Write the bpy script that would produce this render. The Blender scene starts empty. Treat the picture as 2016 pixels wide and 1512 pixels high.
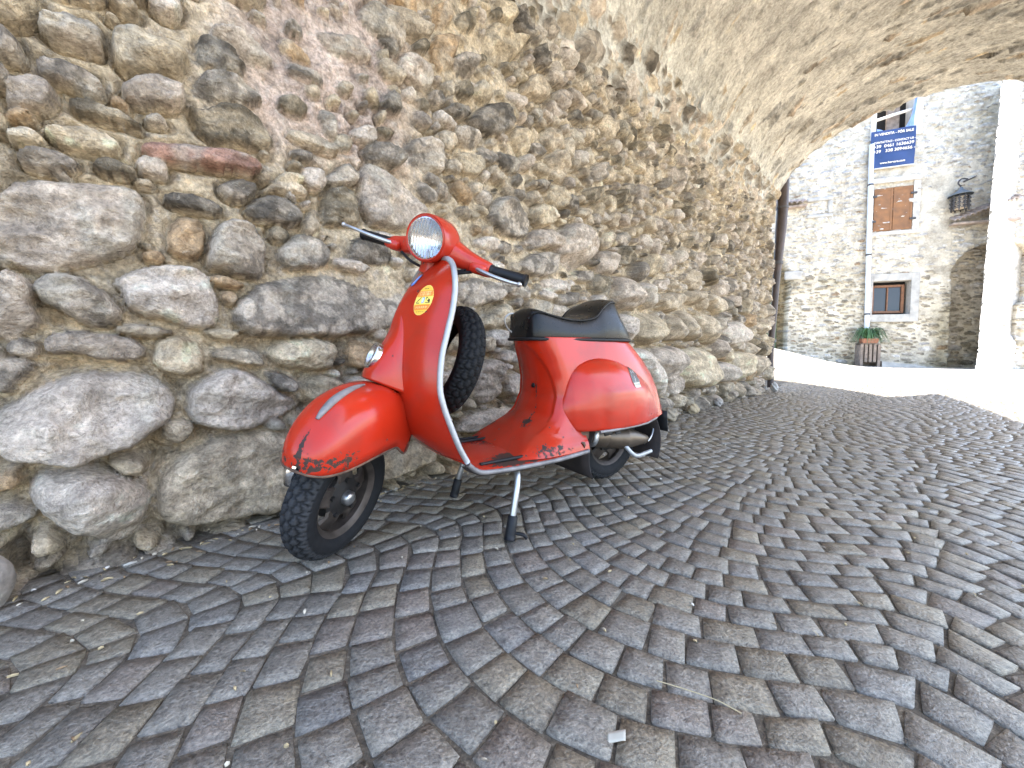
import bpy, math, random
import numpy as np
from mathutils import Vector, Matrix

# ------------------------------------------------------------------ camera, light, exposure
scene = bpy.context.scene
COL = scene.collection
R = math.radians

cam_data = bpy.data.cameras.new("camera")
cam_data.sensor_width = 36.0
cam_data.lens = 757.0 / 2016.0 * 36.0
cam_data.clip_start = 0.02
cam_data.clip_end = 600.0
camera = bpy.data.objects.new("camera", cam_data)
COL.objects.link(camera)
camera.location = (0.0, 0.0, 0.60)
camera.rotation_euler = (Matrix.Rotation(R(90 - 5.8), 4, 'X') @ Matrix.Rotation(R(0.4), 4, 'Z')).to_euler()
scene.camera = camera

SUN_H = np.array([0.985, -0.17])            # horizontal direction towards the sun
SUN_ELEV = 60.0
world = bpy.data.worlds.new("World")
scene.world = world
world.use_nodes = True
wn = world.node_tree
bg = wn.nodes["Background"]
sky = wn.nodes.new("ShaderNodeTexSky")
sky.sky_type = 'NISHITA'
sky.sun_disc = False
sky.sun_elevation = R(SUN_ELEV)
sky.sun_rotation = math.atan2(SUN_H[0], SUN_H[1])
sky.air_density = 1.0
sky.dust_density = 1.5
wn.links.new(sky.outputs[0], bg.inputs[0])
bg.inputs[1].default_value = 0.15

sun_data = bpy.data.lights.new("sun", 'SUN')
sun_data.energy = 4.5
sun_data.angle = R(0.5)
sun_data.color = (1.0, 0.95, 0.87)
sun = bpy.data.objects.new("sun", sun_data)
COL.objects.link(sun)
sd = Vector((SUN_H[0] * math.cos(R(SUN_ELEV)), SUN_H[1] * math.cos(R(SUN_ELEV)), math.sin(R(SUN_ELEV))))
sun.rotation_euler = sd.to_track_quat('Z', 'Y').to_euler()
sun.location = (3, -3, 12)

scene.view_settings.view_transform = 'Standard'
scene.view_settings.look = 'None'
scene.view_settings.gamma = 1.0
scene.view_settings.exposure = 2.72
scene.cycles.use_denoising = True
scene.cycles.max_bounces = 10
scene.cycles.diffuse_bounces = 6
scene.cycles.glossy_bounces = 4
scene.cycles.transmission_bounces = 6
scene.cycles.caustics_reflective = False
scene.cycles.caustics_refractive = False
scene.cycles.sample_clamp_indirect = 8.0

# ------------------------------------------------------------------ helpers
rng = np.random.default_rng(7)
random.seed(7)


def tag(o, label=None, cat=None, group=None, kind=None):
    if label: o["label"] = label
    if cat: o["category"] = cat
    if group: o["group"] = group
    if kind: o["kind"] = kind
    return o


def empty(name, loc=(0, 0, 0), rot=(0, 0, 0)):
    o = bpy.data.objects.new(name, None)
    o.empty_display_size = 0.2
    o.location = loc
    o.rotation_euler = rot
    COL.objects.link(o)
    return o


def mesh(name, verts, faces, mat, parent=None, smooth=True, cols=None, attrs=None, angle=None):
    """verts (n,3); faces: (m,4)/(m,3) array or list of tuples; one object."""
    verts = np.asarray(verts, float)
    me = bpy.data.meshes.new(name)
    if isinstance(faces, np.ndarray):
        k = faces.shape[1]
        me.vertices.add(len(verts)); me.vertices.foreach_set("co", verts.astype(np.float32).ravel())
        me.loops.add(faces.size); me.loops.foreach_set("vertex_index", faces.astype(np.int32).ravel())
        me.polygons.add(len(faces))
        me.polygons.foreach_set("loop_start", np.arange(0, faces.size, k, dtype=np.int32))
        me.polygons.foreach_set("loop_total", np.full(len(faces), k, dtype=np.int32))
        me.update(calc_edges=True)
        me.validate()
    else:
        me.from_pydata([tuple(v) for v in verts], [], [tuple(int(i) for i in f) for f in faces])
        me.update()
    if smooth:
        me.polygons.foreach_set("use_smooth", np.ones(len(me.polygons), dtype=bool))
        if angle is not None:
            me.set_sharp_from_angle(angle=R(angle))
    if cols is not None:
        a = me.attributes.new("Col", 'FLOAT_COLOR', 'POINT')
        c4 = np.ones((len(verts), 4), np.float32); c4[:, :3] = cols
        a.data.foreach_set("color", c4.ravel())
    if attrs:
        for k_, v_ in attrs.items():
            a = me.attributes.new(k_, 'FLOAT', 'POINT')
            a.data.foreach_set("value", np.asarray(v_, np.float32))
    if mat is not None:
        for m in (mat if isinstance(mat, (list, tuple)) else [mat]):
            me.materials.append(m)
    o = bpy.data.objects.new(name, me)
    COL.objects.link(o)
    if parent is not None: o.parent = parent
    return o


def gridf(n, m, cu=False, cv=False, flip=False):
    """quads of an n x m grid of vertices (row major)"""
    i = np.arange(n if cu else n - 1); j = np.arange(m if cv else m - 1)
    I, J = np.meshgrid(i, j, indexing='ij')
    I2 = (I + 1) % n; J2 = (J + 1) % m
    f = np.stack([I * m + J, I2 * m + J, I2 * m + J2, I * m + J2], -1).reshape(-1, 4)
    return f[:, ::-1].copy() if flip else f


class MB:
    """collects shapes into one mesh"""
    def __init__(s): s.v = []; s.f = []; s.n = 0; s.mi = []
    def add(s, v, f, mi=0):
        v = np.asarray(v, float).reshape(-1, 3)
        s.v.append(v)
        for q in f:
            s.f.append(tuple(int(i) + s.n for i in q)); s.mi.append(mi)
        s.n += len(v)
        return s
    def grid(s, P, cu=False, cv=False, flip=False, caps=False, mi=0):
        P = np.asarray(P, float); n, m = P.shape[:2]
        s.add(P.reshape(-1, 3), gridf(n, m, cu, cv, flip), mi)
        if caps:
            b = s.n - n * m
            for r, fl in ((0, True), (n - 1, False)):
                idx = [b + r * m + j for j in range(m)]
                if fl != flip: idx = idx[::-1]
                s.f.append(tuple(idx)); s.mi.append(mi)
        return s
    def box(s, c, d, rot=None, bev=0.0, mi=0):
        """box centre c, full size d; a small chamfer bev"""
        hx, hy, hz = np.array(d) / 2.0
        if bev <= 0:
            v = np.array([[x, y, z] for x in (-hx, hx) for y in (-hy, hy) for z in (-hz, hz)])
            f = [(0, 1, 3, 2), (4, 6, 7, 5), (0, 4, 5, 1), (2, 3, 7, 6), (0, 2, 6, 4), (1, 5, 7, 3)]
        else:
            b = min(bev, hx * .9, hy * .9, hz * .9)
            prof = []
            for z, k in ((-hz, b), (-hz + b, 0), (hz - b, 0), (hz, b)):
                prof.append([[sx * (hx - kx), sy * (hy - ky), z] for sx, sy, kx, ky in
                             ((-1, -1, b + k, k), (1, -1, b + k, k), (1, -1, k, b + k), (1, 1, k, b + k),
                              (1, 1, b + k, k), (-1, 1, b + k, k), (-1, 1, k, b + k), (-1, -1, k, b + k))])
            P = np.array(prof)
            if rot is not None: P = P @ np.asarray(rot, float).T
            return s.grid(P + np.array(c), cv=True, flip=True, caps=True, mi=mi)
        if rot is not None: v = v @ np.asarray(rot, float).T
        return s.add(v + np.array(c), f, mi)
    def tube(s, path, r, n=10, closed=False, caps=True, mi=0, flat=None):
        P = tube_pts(path, r, n, closed, flat)
        return s.grid(P, cu=closed, cv=True, caps=(caps and not closed), mi=mi)
    def lathe(s, prof, axis_o, axis, n=32, caps=False, mi=0):
        """prof list of (along, radius)"""
        axis = np.array(axis, float); axis /= np.linalg.norm(axis)
        t = np.array([0, 0, 1.]) if abs(axis[2]) < .9 else np.array([1., 0, 0])
        e1 = np.cross(axis, t); e1 /= np.linalg.norm(e1); e2 = np.cross(axis, e1)
        a = np.linspace(0, 2 * np.pi, n, endpoint=False)
        P = np.array([np.array(axis_o) + axis * h_ + np.outer(np.cos(a), e1) * r_ + np.outer(np.sin(a), e2) * r_ for h_, r_ in prof])
        return s.grid(P, cv=True, caps=caps, mi=mi)
    def build(s, name, mat, parent=None, smooth=True, angle=40, xf=None, cols=None, attrs=None):
        v = np.concatenate(s.v)
        if xf is not None: v = xf(v)
        if callable(cols): cols = cols(v)
        o = mesh(name, v, s.f, mat, parent, smooth, angle=angle if smooth else None, cols=cols, attrs=attrs)
        if isinstance(mat, (list, tuple)):
            o.data.polygons.foreach_set("material_index", np.array(s.mi, np.int32))
        return o


def tube_pts(path, r, n=10, closed=False, flat=None):
    path = np.asarray(path, float); k = len(path)
    r = np.broadcast_to(np.asarray(r, float), (k,))
    if closed: T = np.roll(path, -1, 0) - np.roll(path, 1, 0)
    else: T = np.gradient(path, axis=0)
    T /= np.linalg.norm(T, axis=1, keepdims=True) + 1e-12
    ref = np.array([0, 0, 1.]) if abs(T[0][2]) < .85 else np.array([1., 0, 0])
    N = np.cross(T[0], ref); N /= np.linalg.norm(N)
    a = np.linspace(0, 2 * np.pi, n, endpoint=False)
    out = []
    for i in range(k):
        N = N - T[i] * (N @ T[i]); N /= np.linalg.norm(N) + 1e-12
        Bn = np.cross(T[i], N)
        fl = 1.0 if flat is None else flat
        out.append(path[i] + r[i] * (np.outer(np.cos(a), N) + np.outer(np.sin(a), Bn) * fl))
    return np.array(out)


def crom(pts, n, closed=False):
    """Catmull-Rom resample (uniform parameter)"""
    p = np.asarray(pts, float); k = len(p)
    if closed:
        t = np.linspace(0, k, n, endpoint=False)
    else:
        t = np.linspace(0, k - 1, n)
    i = np.floor(t).astype(int)
    if not closed: i = np.minimum(i, k - 2)
    f = (t - i)[:, None]
    def g(j):
        if closed: return p[j % k]
        lo = 2 * p[0] - p[1]; hi = 2 * p[-1] - p[-2]
        q = p[np.clip(j, 0, k - 1)].copy()
        q[j < 0] = lo; q[j > k - 1] = hi
        return q
    p0, p1, p2, p3 = g(i - 1), g(i), g(i + 1), g(i + 2)
    return .5 * (2 * p1 + (p2 - p0) * f + (2 * p0 - 5 * p1 + 4 * p2 - p3) * f ** 2 + (3 * p1 - p0 - 3 * p2 + p3) * f ** 3)


def interp_rows(rows, n):
    return crom(np.asarray(rows, float), n)


def smooth01(x):
    x = np.clip(x, 0, 1); return x * x * (3 - 2 * x)


def _hash(ix, iy, seed):
    h_ = (ix.astype(np.int64) * 374761393 + iy.astype(np.int64) * 668265263 + seed * 1442695041) & 0xffffffff
    h_ = ((h_ ^ (h_ >> 13)) * 1274126177) & 0xffffffff
    h_ = ((h_ ^ (h_ >> 16)) * 2246822519) & 0xffffffff
    return (h_ & 0xffffff) / float(0xffffff)


def vnoise(x, y, seed=0):
    x = np.asarray(x, float); y = np.asarray(y, float)
    ix = np.floor(x); iy = np.floor(y); fx = smooth01(x - ix); fy = smooth01(y - iy)
    a = _hash(ix, iy, seed); b = _hash(ix + 1, iy, seed); c = _hash(ix, iy + 1, seed); d = _hash(ix + 1, iy + 1, seed)
    return (a * (1 - fx) + b * fx) * (1 - fy) + (c * (1 - fx) + d * fx) * fy * 1.0


def fbm(x, y, seed=0, oct=4, gain=.5):
    s_ = 0; a = 1.0; t = 0
    for k in range(oct):
        s_ = s_ + a * vnoise(x * 2 ** k + 17.3 * k, y * 2 ** k - 9.1 * k, seed + k); t += a; a *= gain
    return s_ / t - .5


def ridge(x, y, seed=0, oct=3):
    s_ = 0; a = 1.; t = 0
    for k in range(oct):
        s_ = s_ + a * (1 - np.abs(2 * vnoise(x * 2 ** k, y * 2 ** k, seed + k) - 1)); t += a; a *= .5
    return s_ / t


# ------------------------------------------------------------------ materials
def nt(name):
    m = bpy.data.materials.new(name); m.use_nodes = True
    n = m.node_tree
    return m, n, n.nodes["Principled BSDF"]


def N(n, t, **kw):
    x = n.nodes.new(t)
    for k, v in kw.items():
        if k.startswith("_"): x.inputs[k[1:]].default_value = v
        else: setattr(x, k, v)
    return x


def noise_node(n, scale, detail=4, rough=.55, coord='Object', dist=0.0):
    tc = N(n, "ShaderNodeTexCoord"); nz = N(n, "ShaderNodeTexNoise")
    nz.inputs['Scale'].default_value = scale; nz.inputs['Detail'].default_value = detail
    nz.inputs['Roughness'].default_value = rough; nz.inputs['Distortion'].default_value = dist
    n.links.new(tc.outputs[coord], nz.inputs['Vector'])
    return nz


def ramp(n, src, stops):
    r = N(n, "ShaderNodeValToRGB")
    el = r.color_ramp.elements
    while len(el) < len(stops): el.new(.5)
    for e, (p, c) in zip(el, stops):
        e.position = p
        e.color = (*c, 1) if isinstance(c, (tuple, list)) else (c, c, c, 1)
    n.links.new(src, r.inputs[0])
    return r


def mixc(n, fac, a, b, mode='MIX'):
    m = N(n, "ShaderNodeMix", data_type='RGBA', blend_type=mode)
    for idx, v in ((0, fac), (6, a), (7, b)):
        if hasattr(v, 'links') or hasattr(v, 'is_linked'): n.links.new(v, m.inputs[idx])
        elif isinstance(v, (int, float)): m.inputs[idx].default_value = v if idx == 0 else (v, v, v, 1)
        else: m.inputs[idx].default_value = (*v, 1)
    return m.outputs[2]


def bump(n, bsdf, h, strength=.5, dist=.01):
    b = N(n, "ShaderNodeBump"); b.inputs['Strength'].default_value = strength; b.inputs['Distance'].default_value = dist
    n.links.new(h, b.inputs['Height']); n.links.new(b.outputs[0], bsdf.inputs['Normal'])


def simple(name, col, rough=.5, metal=0., var=.15, scale=30, bumpk=0., spec=.5, coat=0., bdist=.002):
    m, n, b = nt(name)
    nz = noise_node(n, scale, 4)
    lo = tuple(max(0, c * (1 - var * 1.6)) for c in col); hi = tuple(min(1, c * (1 + var * 1.6)) for c in col)
    r = ramp(n, nz.outputs['Fac'], [(.25, lo), (.75, hi)])
    n.links.new(r.outputs[0], b.inputs['Base Color'])
    b.inputs['Metallic'].default_value = metal
    b.inputs['Specular IOR Level'].default_value = spec
    b.inputs['Coat Weight'].default_value = coat
    rr = ramp(n, nz.outputs['Fac'], [(.2, max(.02, rough - .1)), (.8, min(1, rough + .12))])
    n.links.new(rr.outputs[0], b.inputs['Roughness'])
    if bumpk: bump(n, b, noise_node(n, scale * 3, 5).outputs['Fac'], bumpk, bdist)
    return m


def stone_mat(name, rough=.85, fine=90, bstr=.6, bdist=.006, contrast=.45, spec=.3, lime=.55, veins=0.):
    """stone whose tint comes from the per-stone colour attribute, broken up by fine grain, lime and lichen"""
    m, n, b = nt(name)
    at = N(n, "ShaderNodeAttribute", attribute_name="Col")
    n1 = noise_node(n, fine, 6, .65)
    n2 = noise_node(n, fine * .22, 5, .6, dist=.6)
    n3 = noise_node(n, fine * .5, 4, .7, dist=1.2)
    r1 = ramp(n, n1.outputs['Fac'], [(.3, 1 - contrast), (.7, 1 + contrast * .55)])
    r1.color_ramp.elements[1].color = (1 + contrast * .55,) * 3 + (1,)
    r2 = ramp(n, n2.outputs['Fac'], [(.3, (.72, .70, .68)), (.55, (1, 1, 1)), (.75, (1.12, 1.08, 1.0))])
    c = mixc(n, 1.0, at.outputs['Color'], r1.outputs[0], 'MULTIPLY')
    c = mixc(n, 1.0, c, r2.outputs[0], 'MULTIPLY')
    r3 = ramp(n, n3.outputs['Fac'], [(.60, 0.0), (.72, lime)])
    c = mixc(n, r3.outputs[0], c, (.50, .45, .36))
    if veins:
        # thin dark cracks and pits that run through the stone
        for sc_, wd, de in ((fine * .13, .010, .7), (fine * .45, .014, .55)):
            v1 = noise_node(n, sc_, 8, .62, dist=.8)
            sb = N(n, "ShaderNodeMath", operation='SUBTRACT'); n.links.new(v1.outputs['Fac'], sb.inputs[0]); sb.inputs[1].default_value = .5
            ab = N(n, "ShaderNodeMath", operation='ABSOLUTE'); n.links.new(sb.outputs[0], ab.inputs[0])
            rv_ = ramp(n, ab.outputs[0], [(wd * .4, 1 - de * veins), (wd * 1.6, 1.)])
            c = mixc(n, 1.0, c, rv_.outputs[0], 'MULTIPLY')
        v2 = noise_node(n, fine * 1.8, 3, .5)
        rv_ = ramp(n, v2.outputs['Fac'], [(.30, 1 - .6 * veins), (.40, 1.)])
        c = mixc(n, 1.0, c, rv_.outputs[0], 'MULTIPLY')
    n.links.new(c, b.inputs['Base Color'])
    b.inputs['Roughness'].default_value = rough
    b.inputs['Specular IOR Level'].default_value = spec
    h1 = N(n, "ShaderNodeMath", operation='ADD')
    n.links.new(n1.outputs['Fac'], h1.inputs[0]); n.links.new(n3.outputs['Fac'], h1.inputs[1])
    bump(n, b, h1.outputs[0], bstr, bdist)
    return m

# ------------------------------------------------------------------ the place: frame of the passage
# u runs along the old wall (away from the viewer), b is the distance from it, v the height
WA = np.array([-1.23549, 0.87611, 0.0])
WD = np.array([0.72898, 0.68453, 0.0])
WN = np.array([0.68453, -0.72898, 0.0])
UP = np.array([0.0, 0.05756, 0.99834])     # true vertical; the lane climbs gently
FO = np.array([9.1413, 10.0, 0.1])          # facade across the little square
FD = np.array([0.9205, -0.39073, 0.0])
FN = np.array([-0.39073, -0.9205, 0.0])


def to_ub(x, y):
    dx = x - WA[0]; dy = y - WA[1]
    return dx * WD[0] + dy * WD[1], dx * WN[0] + dy * WN[1]


def to_facade(x, y):
    dx = x - FO[0]; dy = y - FO[1]
    return dx * FD[0] + dy * FD[1], dx * FN[0] + dy * FN[1]


def ground_z(x, y):
    x = np.asarray(x, float); y = np.asarray(y, float)
    s_, t_ = to_facade(x, y)
    z = .12 * smooth01((4.0 - t_) / 3.5)
    z = z + .62 * smooth01((-s_ - .05) / 3.2) * smooth01((3.2 - t_) / 2.6)
    return z


def ub_xy(u, b):
    return WA[0] + u * WD[0] + b * WN[0], WA[1] + u * WD[1] + b * WN[1]


# dirt, joints and far paving: one sheet to the horizon
M_joint, n, b_ = nt("joint_dirt")
nz = noise_node(n, 120, 6, .7); nz2 = noise_node(n, 9, 4, .6)
r = ramp(n, nz.outputs['Fac'], [(.3, (.06, .05, .037)), (.55, (.15, .122, .085)), (.75, (.38, .32, .23))])
r2 = ramp(n, nz2.outputs['Fac'], [(.35, .55), (.7, 1.2)])
r2.color_ramp.elements[1].color = (1.2, 1.2, 1.2, 1)
n.links.new(mixc(n, 1.0, r.outputs[0], r2.outputs[0], 'MULTIPLY'), b_.inputs['Base Color'])
b_.inputs['Roughness'].default_value = .95
bump(n, b_, nz.outputs['Fac'], .8, .006)

gx = np.concatenate([np.linspace(-80, -6, 10), np.linspace(-4, 24, 141), np.linspace(28, 120, 10)])
gy = np.concatenate([np.linspace(-60, -5, 10), np.linspace(-3, 22, 126), np.linspace(26, 140, 10)])
GX, GY = np.meshgrid(gx, gy, indexing='ij')
GZ = ground_z(GX, GY) - .0048
UU, BB = to_ub(GX, GY)
ground = mesh("ground", np.stack([GX, GY, GZ], -1).reshape(-1, 3), gridf(len(gx), len(gy)), M_joint)
tag(ground, kind="structure")

# cobbles: segmental arcs in lanes that run along the passage
M_cob = stone_mat("cobble_stone", rough=.38, fine=150, bstr=.9, bdist=.005, contrast=.70, spec=.6, lime=.30, veins=.25)
cb = M_cob.node_tree
# a few pale worn patches come with the lime mix; keep them faint on the paving
LANE_W = 1.12; LANE_C = .98; SAG = .27; ROW = .083
_q = np.linspace(0, 1, 201); _sl = 2 * _q * (1 - smooth01((_q - .74) / .26)) * 1.25
_fq = np.concatenate([[0], np.cumsum((_sl[1:] + _sl[:-1]) / 2 * (_q[1] - _q[0]))])


def arc(b):
    """row offset and slope: arcs side by side, their cusps eased where the paviour turned the row"""
    q = ((b - LANE_C) / (LANE_W / 2) + 1) % 2 - 1
    return SAG * np.interp(abs(q), _q, _fq), SAG * np.interp(abs(q), _q, _sl) * np.sign(q) / (LANE_W / 2), abs(q)


def make_cobbles():
    V = []; Fq = []; C = []; nv = 0
    tmpl = {}
    for k in (4, 7):
        s_ = np.linspace(-1, 1, k)
        X, Y = np.meshgrid(s_, s_, indexing='ij')
        tmpl[k] = (X, Y, gridf(k, k))
    crng = np.random.default_rng(11)
    wob = lambda a, b: .018 * (float(vnoise(np.array(a * 1.1), np.array(b * 1.7), 5)) - .5)
    a = -2.4
    while a < 10.0:
        row = ROW * crng.uniform(.88, 1.14)
        b = -.12 + crng.uniform(-.05, .03)
        while b < 2.9:
            w = crng.uniform(.064, .102)
            w *= (1 - .22 * arc(b + w / 2)[2] ** 2)
            e = b + w
            quad = []
            for bb, j in ((b, 0), (b, 1), (e, 1), (e, 0)):
                f0, sl, _ = arc(bb)
                bt = bb - (row * sl / (1 + sl * sl) * .85 if j else 0)
                quad.append((a + j * row + arc(bt)[0] + wob(a + j * row, bt), bt))
            b = e
            Q = np.array(quad)
            cu, cbb = Q.mean(0)
            if cbb < -.04 + .03 * math.sin(cu * 7) or cu < -1.9 or cu > 9.0 or cbb > 2.9: continue
            cx, cy = ub_xy(cu, cbb)
            if cy < -.35 or (cy < .6 and abs(cx) > 2.2): continue
            d = math.hypot(cx, cy)
            k = 7 if d < 3.0 else 4
            X, Y, F0 = tmpl[k]
            gap = crng.uniform(.0012, .0034)
            ctr = Q.mean(0)
            dq = Q - ctr
            Q = ctr + dq * (1 - gap / (np.linalg.norm(dq, axis=1, keepdims=True) * .72)) + crng.normal(0, .0026, (4, 2))
            Xs = X * np.sqrt(1 - .15 * Y ** 4 * X ** 2); Ys = Y * np.sqrt(1 - .15 * X ** 4 * Y ** 2)
            p = (1 + Xs) / 2; qq = (1 + Ys) / 2
            P = (Q[0] * ((1 - p) * (1 - qq))[..., None] + Q[1] * (p * (1 - qq))[..., None] +
                 Q[2] * (p * qq)[..., None] + Q[3] * ((1 - p) * qq)[..., None])
            seed = int(crng.integers(1e6))
            rr = np.maximum(np.abs(X), np.abs(Y))
            # the outermost ring is a near vertical flank
            if k == 7:
                ctrP = P.mean((0, 1)); ring = ((rr > .6) & (rr < .99))[..., None]
                P = np.where(ring, ctrP + (P - ctrP) * 1.462, P)
                prof = np.where(rr > .99, -.010, np.where(rr > .6, -.0008, 0))
            else:
                prof = np.where(rr > .99, -.010, 0)
                P = np.where((rr < .9)[..., None], P.mean((0, 1)) + (P - P.mean((0, 1))) * 2.3, P)
            lv = crng.uniform(-.0016, .0016)
            z = prof + lv + X * crng.normal(0, .0008) + Y * crng.normal(0, .0008)
            if k == 7: z = z + np.where(rr < .99, fbm(P[..., 0] * 42, P[..., 1] * 42, seed % 97, 3) * .0036, 0)
            x, y = ub_xy(P[..., 0], P[..., 1])
            z = z + ground_z(x, y)
            V.append(np.stack([x, y, z], -1).reshape(-1, 3)); Fq.append(F0 + nv); nv += k * k
            t = crng.random()
            base = np.array([.235, .209, .172]) * crng.uniform(.85, 1.15)
            if t < .08: base = base * np.array([1.03, .97, .96])
            elif t < .30: base = base * np.array([1.05, 1.0, .88])
            elif t < .40: base = base * np.array([.95, .98, 1.04])
            dusty = np.clip(1 - abs(cbb - 1.45) / 1.0, 0, 1) * np.clip(1 - abs(cu - .9) / 2.0, 0, 1)
            base = base + np.array([.06, .046, .026]) * dusty * crng.uniform(.2, 1)
            C.append(np.tile(base, (k * k, 1)))
        a += row
    return np.concatenate(V), np.concatenate(Fq), np.concatenate(C)


cv_, cf_, cc_ = make_cobbles()
cobbles = mesh("cobbled_street", cv_, cf_[:, ::-1].copy(), M_cob, cols=cc_)
tag(cobbles, kind="structure")

# paving of the square and the lane that climbs to the left, lower detail: small setts
M_sett, n, b_ = nt("square_setts")
tc = N(n, "ShaderNodeTexCoord"); vo = N(n, "ShaderNodeTexVoronoi", feature='DISTANCE_TO_EDGE'); vo.inputs['Scale'].default_value = 9
vo2 = N(n, "ShaderNodeTexVoronoi"); vo2.inputs['Scale'].default_value = 9
n.links.new(tc.outputs['Object'], vo.inputs['Vector']); n.links.new(tc.outputs['Object'], vo2.inputs['Vector'])
rj = ramp(n, vo.outputs['Distance'], [(.02, 0.), (.08, 1.)])
rc = ramp(n, vo2.outputs['Color'], [(0., (.42, .385, .325)), (1., (.54, .495, .42))])
n.links.new(mixc(n, rj.outputs[0], (.22, .20, .17), rc.outputs[0]), b_.inputs['Base Color'])
b_.inputs['Roughness'].default_value = .7
bump(n, b_, rj.outputs[0], .4, .01)
sx = np.linspace(-14, 34, 161); sy = np.linspace(-24, 24, 161)
SX_, SY_ = np.meshgrid(sx, sy, indexing='ij')
U_, B_ = to_ub(SX_, SY_)
SZ = ground_z(SX_, SY_) + np.where((U_ > 8.9) | (B_ > 3.25), .004, -.05)  # pale paving beside the passage, out of view, added to bounce light
square = mesh("square_paving", np.stack([SX_, SY_, SZ], -1).reshape(-1, 3), gridf(161, 161), M_sett)
tag(square, kind="structure")
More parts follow.
